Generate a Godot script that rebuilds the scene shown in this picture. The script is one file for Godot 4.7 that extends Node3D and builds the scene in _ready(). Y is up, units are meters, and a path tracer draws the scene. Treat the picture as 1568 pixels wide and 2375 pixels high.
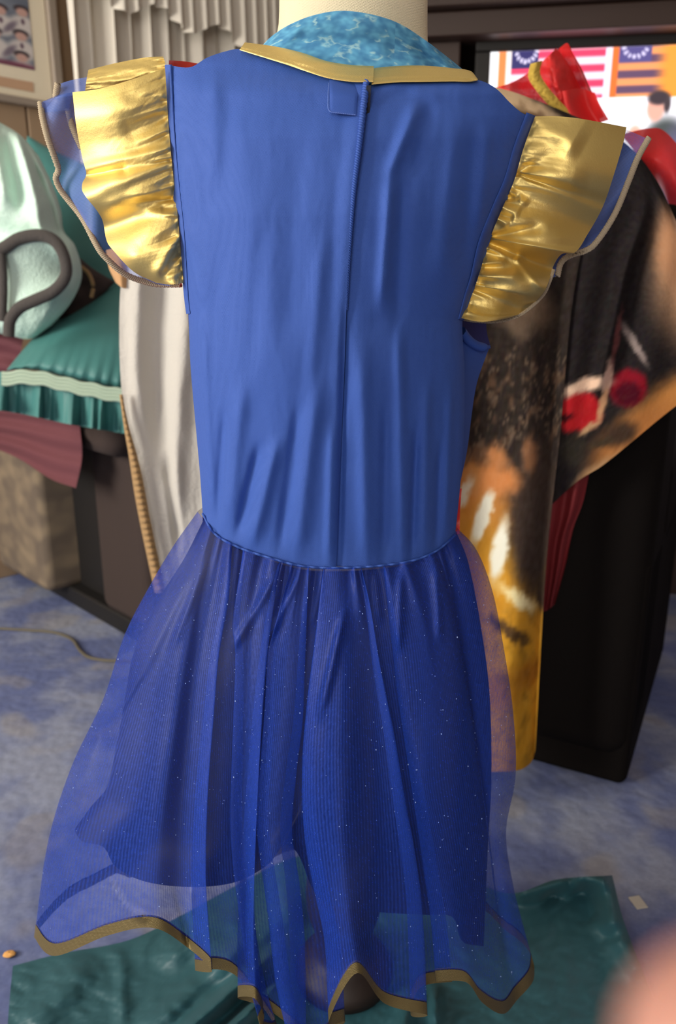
extends Node3D
# A child's blue costume dress on a dress form, seen from behind in a living room.
# Units are metres. The camera stands at (0, H, 0) looking along -z, tipped down by PITCH.
const F := 1787.0
const H := 0.95
const PITCH := 16.0
var CP := cos(deg_to_rad(PITCH))
var SP := sin(deg_to_rad(PITCH))
const U := Vector3(0.70711, 0, -0.70711)    # along the curtain wall, to the far corner
const V := Vector3(0.70711, 0, 0.70711)     # out of the curtain wall into the room
var rng := RandomNumberGenerator.new()
var n1 := FastNoiseLite.new()
var n2 := FastNoiseLite.new()
var M := {}

# ---------- where things stand ----------
func ray(px: float, py: float) -> Vector3:
	var x := (px - 784.0) / F
	var y := -(py - 1187.5) / F
	return Vector3(x, y * CP - SP, -(CP + y * SP))

func at(px: float, py: float, d: float) -> Vector3:
	var r := ray(px, py)
	return Vector3(0, H, 0) + r * (d / -r.z)

func on_floor(px: float, py: float, h := 0.0) -> Vector3:
	var r := ray(px, py)
	return Vector3(0, H, 0) + r * ((h - H) / r.y)

func on_plane(px: float, py: float, n: Vector3, d: float) -> Vector3:
	var r := ray(px, py)
	var c := Vector3(0, H, 0)
	return c + r * ((d - n.dot(c)) / n.dot(r))

func rm(u: float, h: float, v: float) -> Vector3:
	return U * u + V * v + Vector3(0, h, 0)

# ---------- curves ----------
class Line:
	var p := []
	var c := [0.0]
	func _init(a: Array) -> void:
		for i in range(0, a.size(), 2):
			p.append(Vector2(a[i], a[i + 1]))
		for i in range(1, p.size()):
			c.append(c[i - 1] + p[i].distance_to(p[i - 1]))
	func at(t: float) -> Vector2:
		var n := p.size()
		var l: float = clampf(t, 0.0, 1.0) * c[n - 1]
		var i := 0
		while i < n - 2 and c[i + 1] < l:
			i += 1
		var k: float = clampf((l - c[i]) / maxf(c[i + 1] - c[i], 1e-6), 0.0, 1.0)
		var a: Vector2 = p[maxi(i - 1, 0)]
		var b: Vector2 = p[i]
		var d: Vector2 = p[i + 1]
		var e: Vector2 = p[mini(i + 2, n - 1)]
		var h: float = c[i + 1] - c[i]
		var m0: Vector2 = (d - b) / h
		var m1: Vector2 = m0
		if i > 0:
			m0 = (d - a) / (c[i + 1] - c[i - 1])
		if i < n - 2:
			m1 = (e - b) / (c[i + 2] - c[i])
		var k2 := k * k
		var k3 := k2 * k
		return b * (2 * k3 - 3 * k2 + 1) + m0 * h * (k3 - 2 * k2 + k) + d * (3 * k2 - 2 * k3) + m1 * h * (k3 - k2)
	func x_at(y: float) -> float:      # points run downwards
		for i in range(1, p.size()):
			if y <= p[i].y or i == p.size() - 1:
				return lerpf(p[i - 1].x, p[i].x, clampf((y - p[i - 1].y) / maxf(p[i].y - p[i - 1].y, 1e-6), 0.0, 1.0))
		return p[0].x

func coons(t: Line, b: Line, l: Line, r: Line, s: float, v: float) -> Vector2:
	var a := t.at(s) * (1 - v) + b.at(s) * v + l.at(v) * (1 - s) + r.at(v) * s
	return a - (t.at(0) * (1 - s) * (1 - v) + t.at(1) * s * (1 - v) + b.at(0) * (1 - s) * v + b.at(1) * s * v)

func steps(x: float, a: Array) -> float:    # piecewise smooth y(x): [x0, y0, x1, y1, ...]
	if x <= a[0]:
		return a[1]
	for i in range(2, a.size(), 2):
		if x <= a[i]:
			return lerpf(a[i - 1], a[i + 1], smoothstep(a[i - 2], a[i], x) * 0.5 + 0.5 * (x - a[i - 2]) / (a[i] - a[i - 2]))
	return a[a.size() - 1]

func creases(x: float, y: float, list: Array) -> float:
	var sum := 0.0
	for c in list:
		var a := Vector2(c[0], c[1])
		var ab := Vector2(c[2], c[3]) - a
		var k := (Vector2(x, y) - a).dot(ab) / ab.length_squared()
		if k < -0.15 or k > 1.15:
			continue
		var d := (Vector2(x, y) - a).cross(ab) / ab.length()
		if absf(d) < 3.0 * c[4]:
			sum += c[5] * exp(-d * d / (c[4] * c[4])) * smoothstep(-0.15, 0.2, k) * (1.0 - smoothstep(0.8, 1.15, k))
	return sum

# ---------- meshes ----------
class Build:
	var v := PackedVector3Array()
	var n := PackedVector3Array()
	var uv := PackedVector2Array()
	var col := PackedColorArray()
	var ix := PackedInt32Array()
	func mesh() -> ArrayMesh:
		var a := []
		a.resize(Mesh.ARRAY_MAX)
		a[Mesh.ARRAY_VERTEX] = v
		a[Mesh.ARRAY_NORMAL] = n
		a[Mesh.ARRAY_TEX_UV] = uv
		if col.size() == v.size():
			a[Mesh.ARRAY_COLOR] = col
		a[Mesh.ARRAY_INDEX] = ix
		var m := ArrayMesh.new()
		m.add_surface_from_arrays(Mesh.PRIMITIVE_TRIANGLES, a)
		return m

# A sheet of points f(u, v); its front is on the side of du x dv, or the other with flip.
func sheet(b: Build, nu: int, nv: int, f: Callable, flip := false, uvs := Vector2.ONE, tint = null, around := false) -> void:
	var base := b.v.size()
	var w := nu + 1
	for j in nv + 1:
		for i in w:
			var u := float(i) / nu
			var q := float(j) / nv
			b.v.append(f.call(u, q))
			b.uv.append(Vector2(u, q) * uvs)
			if tint != null:
				b.col.append(tint.call(u, q))
	for j in nv + 1:
		for i in w:
			var i0 := i - 1
			var i1 := i + 1
			if around:
				i0 = (i - 1) if i > 0 else nu - 1
				i1 = (i + 1) if i < nu else 1
			var du: Vector3 = b.v[base + j * w + mini(i1, nu)] - b.v[base + j * w + maxi(i0, 0)]
			var dv: Vector3 = b.v[base + mini(j + 1, nv) * w + i] - b.v[base + maxi(j - 1, 0) * w + i]
			var nn := du.cross(dv)
			if nn.length_squared() < 1e-20:
				nn = Vector3(0, 0, 1)
			b.n.append((-nn if flip else nn).normalized())
	for j in nv:
		for i in nu:
			var a := base + j * w + i
			if flip:
				b.ix.append_array([a, a + 1, a + w, a + 1, a + w + 1, a + w])
			else:
				b.ix.append_array([a, a + w, a + 1, a + 1, a + w, a + w + 1])

func one(nu: int, nv: int, f: Callable, flip := false, uvs := Vector2.ONE, tint = null, around := false) -> ArrayMesh:
	var b := Build.new()
	sheet(b, nu, nv, f, flip, uvs, tint, around)
	return b.mesh()

# A round bar along points; radius r(t); flat squashes it along the given direction.
func tube(b: Build, pts: Array, r: Callable, sides := 8, up := Vector3.UP, flat := 1.0) -> void:
	var n := pts.size()
	var f := func(a: float, t: float) -> Vector3:
		var i := clampi(int(round(t * (n - 1))), 0, n - 1)
		var d: Vector3 = (pts[mini(i + 1, n - 1)] - pts[maxi(i - 1, 0)]).normalized()
		var x := d.cross(up).normalized()
		var y := x.cross(d).normalized()
		return pts[i] + (x * cos(a * TAU) + y * sin(a * TAU) * flat) * r.call(t)
	sheet(b, sides, n - 1, f, false, Vector2(1, n / 4.0), null, true)

# A box with rounded edges, centred on c, axes in t.
func rbox(b: Build, size: Vector3, r: float, t: Transform3D, seg := 3) -> void:
	var lon := []
	for q in 4:
		for k in seg + 1:
			lon.append([(q + float(k) / seg) * PI / 2, q])
	lon.append([0.0, 0])
	var lat := []
	for q in 2:
		for k in seg + 1:
			lat.append([(q - 1 + float(k) / seg) * PI / 2, q])
	var h := size / 2 - Vector3(r, r, r)
	var base := b.v.size()
	for la in lat:
		for lo in lon:
			var d := Vector3(cos(la[0]) * cos(lo[0]), sin(la[0]), cos(la[0]) * sin(lo[0]))
			var sg := Vector3(1 if lo[1] in [0, 3] else -1, 1 if la[1] == 1 else -1, 1 if lo[1] < 2 else -1)
			b.v.append(t * (sg * h + d * r))
			b.n.append((t.basis * d).normalized())
			b.uv.append(Vector2(sg.x * h.x + d.x * r + sg.z * h.z, sg.y * h.y + d.y * r))
	var w := lon.size()
	for j in lat.size() - 1:
		for i in w - 1:
			var a := base + j * w + i
			b.ix.append_array([a, a + 1, a + w, a + 1, a + w + 1, a + w])
	for cap in [[0, -1.0], [lat.size() - 1, 1.0]]:      # the flat tops between the corner balls
		var k := []
		for q in 4:
			k.append(base + int(cap[0]) * w + q * (seg + 1))
		if cap[1] > 0:
			b.ix.append_array([k[0], k[1], k[2], k[0], k[2], k[3]])
		else:
			b.ix.append_array([k[0], k[2], k[1], k[0], k[3], k[2]])

func box(size: Vector3, r := 0.004) -> ArrayMesh:
	var b := Build.new()
	rbox(b, size, r, Transform3D())
	return b.mesh()

# A stuffed cushion in its own xy plane, thick along z.
func cushion(b: Build, w: float, h: float, thick: float, t: Transform3D, seed_at := 0.0) -> void:
	for side in [1.0, -1.0]:
		var f := func(u: float, v: float) -> Vector3:
			var x := (u * 2 - 1)
			var y := (v * 2 - 1)
			var e := pow(maxf(0.0, (1 - pow(absf(x), 3)) * (1 - pow(absf(y), 3))), 0.55)
			var pinch := 1.0 - 0.10 * (1 - y * y) * pow(absf(x), 4) - 0.10 * (1 - x * x) * pow(absf(y), 4)
			var wr := 0.012 * n1.get_noise_3d(x * 60 + seed_at, y * 60, side * 40)
			return t * Vector3(x * w / 2 * pinch, y * h / 2 * pinch, side * (thick / 2 * e) + wr * e)
		sheet(b, 36, 36, f, side < 0, Vector2(3, 3))

# ---------- nodes ----------
func obj(called: String, mesh: Mesh, m: Material, parent: Node = self, where := Transform3D()) -> MeshInstance3D:
	var o := MeshInstance3D.new()
	o.name = called
	o.mesh = mesh
	o.material_override = m
	o.transform = where
	if parent == self:
		pass
	parent.add_child(o, true)
	return o

func tag(o: Node, label: String, category: String, group := "") -> void:
	o.set_meta("label", label)
	o.set_meta("category", category)
	if group:
		o.set_meta("group", group)

func thing(called: String, label: String, category: String, where := Vector3.ZERO, turn := 0.0) -> Node3D:
	var o := Node3D.new()
	o.name = called
	o.position = where
	o.rotation.y = turn
	add_child(o, true)
	tag(o, label, category)
	return o

func back(m: Mesh, from: Vector3) -> ArrayMesh:     # the mesh with its points measured from the thing's base
	var a := m.surface_get_arrays(0)
	var v: PackedVector3Array = a[Mesh.ARRAY_VERTEX]
	for i in v.size():
		v[i] -= from
	a[Mesh.ARRAY_VERTEX] = v
	var r := ArrayMesh.new()
	r.add_surface_from_arrays(Mesh.PRIMITIVE_TRIANGLES, a)
	return r

func part(called: String, b: Build, m: Material, parent: Node3D) -> MeshInstance3D:
	var p := parent.position
	var up := parent.get_parent()
	while up is Node3D and up != self:
		p += up.position
		up = up.get_parent()
	return obj(called, back(b.mesh(), p), m, parent)

func structure(called: String, b: Build, m: Material) -> MeshInstance3D:
	var o := obj(called, b.mesh(), m)
	o.set_meta("kind", "structure")
	return o

# ---------- materials ----------
func rgb(r: float, g: float, b: float) -> Color:
	return Color(r / 255.0, g / 255.0, b / 255.0)

func mat(c: Color, rough := 0.8, o := {}) -> StandardMaterial3D:
	var m := StandardMaterial3D.new()
	m.albedo_color = c
	m.roughness = rough
	m.cull_mode = BaseMaterial3D.CULL_DISABLED
	for k in o:
		m.set(k, o[k])
	return m

func picture(w: int, h: int, f: Callable) -> ImageTexture:
	var im := Image.create(w, h, false, Image.FORMAT_RGBA8)
	for y in h:
		for x in w:
			im.set_pixel(x, y, f.call(x, y))
	return ImageTexture.create_from_image(im)

func bumpy(m: StandardMaterial3D, t: Texture2D, cm: float, per_metre: float) -> StandardMaterial3D:
	m.heightmap_enabled = true
	m.heightmap_texture = t
	m.heightmap_scale = cm
	if per_metre > 0:
		m.uv1_triplanar = true
		m.uv1_scale = Vector3.ONE * per_metre
	return m

# ---------- the dress ----------
var Lx := Line.new([385, 150, 392, 300, 402, 420, 415, 540, 426, 640, 436, 720, 442, 850, 455, 1000, 464, 1100, 470, 1190])
var Rx := Line.new([1241, 268, 1212, 345, 1190, 420, 1160, 490, 1132, 560, 1108, 640, 1088, 690, 1073, 740, 1077, 850, 1077, 960, 1074, 1040, 1067, 1132, 1056, 1240])
var waist := Line.new([470, 1190, 498, 1236, 555, 1268, 620, 1290, 700, 1311, 780, 1315, 860, 1312, 950, 1300, 1010, 1277, 1056, 1240])
var BODY_FOLDS := [
	[965, 245, 905, 400, 16, 0.0065], [905, 400, 885, 700, 15, 0.0065], [940, 400, 920, 760, 16, -0.005], [1000, 250, 960, 400, 18, -0.004],
	[1055, 300, 1020, 640, 22, 0.0045], [1100, 320, 1075, 640, 20, -0.004], [1130, 300, 1110, 520, 16, 0.003],
	[640, 1030, 585, 1258, 17, 0.007], [600, 1040, 553, 1235, 12, -0.006], [560, 900, 530, 1200, 18, 0.0055], [520, 960, 505, 1210, 10, -0.004],
	[735, 900, 690, 1280, 20, 0.006], [690, 960, 650, 1270, 13, -0.0045], [770, 1000, 762, 1300, 12, 0.004],
	[840, 820, 850, 1290, 20, 0.006], [800, 740, 786, 1300, 8, -0.006], [895, 950, 890, 1295, 12, -0.005], [925, 760, 935, 1290, 15, 0.0055],
	[965, 1000, 955, 1290, 9, -0.006], [990, 900, 985, 1270, 13, 0.005], [1020, 1040, 1012, 1260, 9, -0.005], [1045, 900, 1035, 1230, 10, 0.004],
	[500, 170, 492, 420, 22, 0.0026], [530, 200, 520, 460, 22, -0.0014], [480, 420, 520, 900, 30, -0.003], [560, 300, 640, 900, 55, 0.004], [700, 330, 660, 800, 30, -0.0025],
	[745, 560, 720, 900, 18, 0.003], [610, 520, 580, 860, 20, -0.0022], [860, 230, 960, 210, 14, -0.003],
	[505, 480, 470, 700, 22, 0.003], [470, 760, 490, 1150, 12, 0.004],
]

func body_depth(x: float, y: float) -> float:
	var l := Lx.x_at(y)
	var r := Rx.x_at(y)
	var s := clampf((x - (l + r) / 2) / ((r - l) / 2), -1.0, 1.0)
	var mid := steps(y, [90, 0.770, 150, 0.742, 220, 0.712, 320, 0.692, 500, 0.682, 800, 0.686, 1100, 0.700, 1310, 0.712])
	return lerpf(mid, 0.778, 1.0 - sqrt(1.0 - 0.985 * s * s))

func body_at(x: float, y: float) -> Vector3:
	return at(x, y, body_depth(x, y) - creases(x, y, BODY_FOLDS) - 0.0016 * n1.get_noise_2d(x * 0.35, y * 0.12))

var TL := Line.new([458, 1187, 405, 1262, 355, 1345, 290, 1470, 240, 1620, 165, 1780, 112, 1950, 80, 2168])
var TR := Line.new([1062, 1228, 1105, 1275, 1142, 1370, 1168, 1500, 1190, 1650, 1196, 1800, 1174, 1930, 1190, 2050, 1212, 2140, 1238, 2235])
var TTOP := Line.new([458, 1187, 475, 1205, 500, 1238, 555, 1270, 620, 1292, 700, 1313, 780, 1317, 860, 1314, 950, 1302, 1010, 1277, 1045, 1245, 1062, 1228])

# The near side of the overskirt, fold by fold: each column runs from the waist to the hem; first its depth (- to the front, + behind).
var COLS := [
	[0.0, Line.new([458, 1187, 405, 1262, 355, 1345, 290, 1470, 240, 1620, 165, 1780, 112, 1950, 80, 2168])],
	[-0.002, Line.new([468, 1199, 420, 1290, 340, 1450, 275, 1640, 205, 1830, 150, 2030, 128, 2212])],
	[0.002, Line.new([480, 1213, 435, 1330, 380, 1480, 335, 1660, 290, 1850, 262, 2030, 250, 2165])],
	[-0.006, Line.new([494, 1231, 462, 1350, 425, 1520, 395, 1700, 370, 1880, 355, 2040, 355, 2147])],
	[0.004, Line.new([512, 1246, 485, 1380, 455, 1560, 435, 1740, 420, 1920, 420, 2080, 432, 2190])],
	[-0.012, Line.new([538, 1260, 530, 1385, 508, 1518, 497, 1646, 482, 1850, 478, 2040, 492, 2246])],
	[0.020, Line.new([550, 1268, 536, 1400, 522, 1600, 512, 1800, 508, 2020, 545, 2256])],
	[-0.010, Line.new([566, 1274, 540, 1446, 546, 1518, 539, 1723, 534, 1927, 553, 2106, 579, 2285, 606, 2385])],
	[-0.004, Line.new([610, 1290, 590, 1400, 580, 1560, 572, 1760, 568, 1960, 590, 2160, 612, 2350])],
	[-0.010, Line.new([650, 1301, 632, 1420, 616, 1560, 603, 1750, 593, 1950, 586, 2150, 590, 2310])],
	[0.018, Line.new([662, 1304, 640, 1450, 618, 1620, 600, 1800, 580, 1980, 585, 2150, 620, 2335])],
	[-0.010, Line.new([678, 1309, 634, 1467, 622, 1518, 616, 1620, 604, 1774, 594, 1900, 622, 2130, 640, 2285, 668, 2405])],
	[-0.016, Line.new([700, 1313, 676, 1460, 664, 1620, 650, 1780, 640, 1920, 660, 2090, 672, 2270, 690, 2435])],
	[-0.008, Line.new([716, 1314, 708, 1518, 702, 1671, 688, 1790, 678, 1927, 696, 2055, 707, 2183, 710, 2440])],
	[0.020, Line.new([732, 1315, 715, 1500, 690, 1700, 668, 1900, 680, 2100, 700, 2280, 728, 2425])],
	[-0.006, Line.new([752, 1316, 732, 1480, 712, 1640, 702, 1780, 706, 1927, 727, 2055, 752, 2180, 762, 2365])],
	[-0.020, Line.new([800, 1317, 794, 1440, 788, 1600, 786, 1800, 796, 2000, 808, 2130, 826, 2252])],
	[-0.012, Line.new([822, 1316, 845, 1480, 862, 1660, 876, 1840, 884, 2020, 886, 2180, 892, 2322])],
	[-0.016, Line.new([838, 1315, 858, 1400, 882, 1544, 916, 1712, 943, 1876, 958, 1953, 978, 2106, 990, 2348])],
	[0.020, Line.new([852, 1314, 862, 1420, 884, 1580, 910, 1760, 938, 1960, 962, 2120, 975, 2285])],
	[0.004, Line.new([890, 1311, 905, 1450, 925, 1620, 950, 1800, 980, 2000, 1000, 2140, 1010, 2272])],
	[-0.010, Line.new([925, 1306, 960, 1420, 980, 1530, 988, 1640, 985, 1800, 1014, 1953, 1044, 2106, 1080, 2273])],
	[-0.016, Line.new([965, 1299, 1000, 1420, 1024, 1560, 1046, 1720, 1074, 1900, 1094, 2060, 1104, 2200, 1118, 2320])],
	[-0.010, Line.new([1005, 1281, 1028, 1339, 1064, 1518, 1098, 1712, 1130, 1927, 1146, 2060, 1156, 2200, 1166, 2346])],
	[0.012, Line.new([1025, 1266, 1056, 1380, 1086, 1540, 1108, 1720, 1128, 1900, 1150, 2080, 1176, 2220, 1200, 2312])],
	[0.002, Line.new([1046, 1246, 1090, 1330, 1126, 1480, 1146, 1640, 1156, 1800, 1152, 1930, 1174, 2060, 1196, 2160, 1234, 2272])],
	[0.0, Line.new([1062, 1228, 1105, 1275, 1142, 1370, 1168, 1500, 1190, 1650, 1196, 1800, 1174, 1930, 1190, 2050, 1212, 2140, 1238, 2235])]]
const TULLE_FOLDS := [[640, 1335, 545, 1495, 9, 0.005], [796, 1430, 745, 1650, 9, 0.006], [690, 1340, 632, 1470, 8, 0.004], [1010, 1320, 1020, 1480, 10, 0.004], [930, 1330, 925, 1500, 9, 0.004], [440, 1330, 330, 1560, 14, 0.004], [480, 1300, 400, 1500, 9, 0.003], [870, 1330, 880, 1440, 7, 0.004], [745, 1335, 725, 1450, 7, 0.003],
	[250, 2040, 290, 2110, 7, 0.006], [290, 2110, 340, 2130, 6, 0.005], [405, 2060, 440, 2195, 6, -0.006], [445, 2060, 440, 2130, 4, 0.004], [230, 1700, 160, 1900, 8, 0.003], [330, 1560, 250, 1700, 7, 0.003]]

func column(i: int, v: float) -> Vector3:
	var c: Array = cols[clampi(i, 0, cols.size() - 1)]
	var q: Vector2 = c[1].at(v)
	return Vector3(q.x + c[2] * sqrt(v), q.y, c[0])

var cols := []
func lay_folds() -> void:      # where a fold turns under, the cloth runs back behind it and comes forward again beyond the gap
	for i in COLS.size():
		if COLS[i][0] >= 0.016:
			cols.append([0.010, COLS[i - 1][1], -38.0])
			cols.append([0.016, COLS[i][1], 0.0])
			cols.append([0.010, COLS[i + 1][1], 38.0])
		else:
			cols.append([COLS[i][0], COLS[i][1], 0.0])

# t runs 0..1 across the near side from left to right, 1..2 back along the far side
func tulle(t: float, v: float) -> Vector3:
	var side := lerpf(0.782, 0.715, v)
	if t <= 1.0:
		var n := cols.size() - 1
		var w := t * n
		var i := mini(int(w), n - 1)
		var k := w - i
		var a := column(i - 1, v)
		var b := column(i, v)
		var c := column(i + 1, v)
		var z := column(i + 2, v)
		var q := 0.5 * (2.0 * b + (c - a) * k + (2.0 * a - 5.0 * b + 4.0 * c - z) * k * k + (3.0 * b - a - 3.0 * c + z) * k * k * k)
		var l := TL.at(v).x
		var r := TR.at(v).x
		var s := clampf((q.x - l) / (r - l) * 2.0 - 1.0, -1.0, 1.0)
		var e := 1.0 - pow(absf(t * 2 - 1), 8)
		var g := e * (0.0034 * exp(-v * 9.0) * sin(t * 190.0 + 4.0 * n1.get_noise_1d(t * 400.0)) + 0.0016 * exp(-v * 3.0) * sin(t * 105.0 + v * 5.0))
		var bulge := lerpf(0.068, 0.125, pow(v, 0.8))
		var d := side - bulge * sqrt(maxf(0.0, 1.0 - s * s)) + q.z * lerpf(0.12, 1.15, pow(v, 0.6)) - g - creases(q.x, q.y, TULLE_FOLDS) + 0.004 * v * n1.get_noise_2d(t * 140.0, v * 60.0 + 50.0) * e
		return at(q.x, q.y, d - 0.004)
	var k := (t - 1.0) * PI
	var l := TL.at(v)
	var r := TR.at(v)
	var pl := at(l.x, l.y, side - 0.004)
	var pr := at(r.x, r.y, side - 0.004)
	var far := sin(k)
	var mid := (pl + pr) / 2 + (pr - pl) / 2 * cos(k)
	var fold := far * lerpf(0.003, 0.014, v) * sin(k * 13.0 + 2.0 * n2.get_noise_2d(k * 40.0, v * 40.0))
	return mid + Vector3(fold * 0.6, 0.02 * v * far * n1.get_noise_1d(k * 120.0), -far * (lerpf(0.085, 0.15, v) + fold))

var LL := Line.new([475, 1200, 430, 1290, 350, 1420, 308, 1520, 290, 1620, 268, 1740, 246, 1830, 205, 1880, 172, 1925])
var LR := Line.new([1058, 1232, 1085, 1300, 1115, 1450, 1135, 1600, 1140, 1800, 1132, 1960, 1122, 2195])
var LHEM := Line.new([172, 1925, 190, 1952, 240, 1965, 266, 2010, 330, 2045, 430, 2060, 540, 2052, 620, 2012, 662, 1965, 690, 1985, 735, 2085, 790, 2112, 880, 2125, 985, 2132, 1050, 2138, 1072, 2195, 1122, 2207])

func lining(t: float, v: float) -> Vector3:
	var side := lerpf(0.780, 0.735, v)
	if t <= 1.0:
		var s := t * 2 - 1
		var e := 1.0 - pow(absf(s), 4)
		var q := coons(TTOP, LHEM, LL, LR, t, v)
		var ph := s * 15.0 + 2.2 * n2.get_noise_2d(s * 60.0, v * 30.0)
		var d := side - lerpf(0.055, 0.058, v) * sqrt(maxf(0.0, 1.0 - s * s)) - e * 0.013 * v * cos(ph)
		return at(q.x, q.y, d + 0.004)
	var k := (t - 1.0) * PI
	var pl := at(LL.at(v).x, LL.at(v).y, side + 0.004)
	var pr := at(LR.at(v).x, LR.at(v).y, side + 0.004)
	return (pl + pr) / 2 + (pr - pl) / 2 * cos(k) + Vector3(0, 0, -sin(k) * (lerpf(0.07, 0.09, v) + 0.008 * v * sin(k * 11.0)))

# A gathered ruffle: s = 0 at the seam, 1 at the free edge; v runs down the seam.
# Folds that run out of a pinch in the seam: [x0, y0, x1, y1, width at the start, at the end, height at the start, at the end]
func rays(x: float, y: float, list: Array) -> float:
	var sum := 0.0
	for c in list:
		var a := Vector2(c[0], c[1])
		var ab := Vector2(c[2], c[3]) - a
		var k := (Vector2(x, y) - a).dot(ab) / ab.length_squared()
		if k < -0.1 or k > 1.3:
			continue
		var d := (Vector2(x, y) - a).cross(ab) / ab.length()
		var kk := clampf(k, 0.0, 1.0)
		var w := lerpf(c[4], c[5], kk)
		if absf(d) < 3.0 * w:
			sum += lerpf(c[6], c[7], kk) * exp(-d * d / (w * w)) * smoothstep(-0.1, 0.05, k) * (1.0 - smoothstep(0.95, 1.3, k))
	return sum

const RAYS_RIGHT := [[1198, 403, 1300, 352, 5, 30, -0.006, -0.004], [1198, 403, 1400, 470, 4, 16, -0.006, -0.005], [1198, 398, 1330, 420, 6, 30, 0.003, 0.006], [1240, 280, 1330, 330, 12, 40, 0.003, 0.009],
	[1131, 551, 1240, 530, 5, 16, -0.007, -0.008], [1131, 551, 1320, 588, 3, 12, 0.004, 0.010], [1131, 555, 1300, 556, 6, 14, -0.004, 0.003], [1128, 560, 1270, 625, 5, 18, -0.007, -0.009],
	[1125, 575, 1200, 600, 6, 9, 0.005, 0.005], [1200, 600, 1255, 665, 9, 12, 0.005, 0.007], [1110, 620, 1180, 625, 5, 10, -0.006, -0.004], [1112, 612, 1165, 605, 5, 9, 0.005, 0.004], [1106, 640, 1190, 640, 5, 12, 0.006, 0.006],
	[1097, 660, 1240, 690, 3, 14, 0.004, 0.006], [1092, 668, 1190, 700, 5, 20, -0.007, -0.007], [1085, 700, 1160, 730, 10, 30, -0.003, 0.003],
	[1180, 440, 1215, 470, 6, 14, 0.005, 0.004], [1165, 480, 1200, 490, 6, 14, 0.006, 0.004], [1150, 505, 1175, 520, 5, 9, 0.006, 0.003], [1172, 462, 1200, 458, 4, 9, -0.006, -0.003], [1157, 497, 1185, 505, 4, 9, -0.006, -0.003]]
const RAYS_LEFT := [[388, 268, 300, 300, 6, 34, -0.004, -0.006], [392, 300, 230, 370, 6, 26, 0.005, 0.007], [398, 372, 290, 395, 5, 14, -0.007, -0.008], [290, 395, 195, 408, 10, 9, -0.006, -0.009], [396, 340, 200, 392, 7, 16, 0.006, 0.010],
	[402, 395, 260, 450, 5, 18, -0.005, -0.006], [404, 430, 250, 480, 5, 18, 0.005, 0.005], [408, 462, 290, 468, 4, 12, -0.005, -0.005], [413, 500, 330, 490, 4, 14, 0.006, 0.005], [414, 480, 380, 484, 4, 8, -0.004, -0.004],
	[418, 520, 340, 590, 6, 26, -0.005, -0.007], [418, 545, 360, 640, 8, 16, 0.006, 0.005], [422, 590, 380, 640, 6, 12, -0.006, -0.004], [420, 570, 300, 600, 10, 30, 0.004, 0.008], [388, 235, 300, 225, 6, 18, -0.003, -0.003]]

func ruffle_at(top: Line, low: Line, seam: Line, free: Line, s: float, v: float, waves: Array, k: float, lift: float) -> Vector3:
	var q := coons(top, low, seam, free, s, v)
	var d := body_depth(seam.at(v).x, seam.at(v).y) - 0.004
	var big := 0.0
	for w in waves:      # [where along v, width, height] of each big wave
		var z: float = (v - w[0] - w[3] * s) / w[1]
		big += w[2] * exp(-z * z) * (0.35 + 0.65 * s)
	var pucker := (0.0014 * sin(v * 80.0 + 6.0 * n1.get_noise_1d(v * 300.0 + k)) + 0.002 * n1.get_noise_2d(v * 210.0 + k, s * 20.0)) * exp(-s * 4.5) * smoothstep(0.0, 0.06, s)
	var streak := 0.003 * n2.get_noise_2d(v * 90.0 + k + s * 22.0, s * 20.0) * sin(PI * clampf(s, 0.0, 1.0)) + 0.003 * absf(n1.get_noise_2d(v * 130.0 + k - s * 30.0, s * 30.0)) * (1.0 - s)
	pucker += rays(q.x, q.y, RAYS_LEFT) * 0.6 if k < 1.0 else rays(q.x, q.y, RAYS_RIGHT)
	return at(q.x, q.y, d + lift - big - pucker - streak - 0.014 * sin(PI * s) + 0.02 * s)

func whip(b: Build, pts: Array, r: float, turns: float, taper := 0.0) -> void:      # a stitched edge: two threads twisted round it
	for k in 2:
		var path := []
		var n := int(turns * 7)
		for i in n + 1:
			var t := float(i) / n * (pts.size() - 1)
			var j := mini(int(t), pts.size() - 2)
			var p: Vector3 = pts[j].lerp(pts[j + 1], t - j)
			var d: Vector3 = (pts[j + 1] - pts[j]).normalized()
			var x := d.cross(Vector3(0, 0.2, 1)).normalized()
			var y := x.cross(d)
			var a := TAU * turns * i / n + PI * k
			path.append(p + (x * cos(a) * 1.15 + y * sin(a) * 0.75) * r * (1.0 - taper * i / n))
		tube(b, path, func(t): return r * 0.85 * (1.0 - taper * t), 5)

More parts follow.
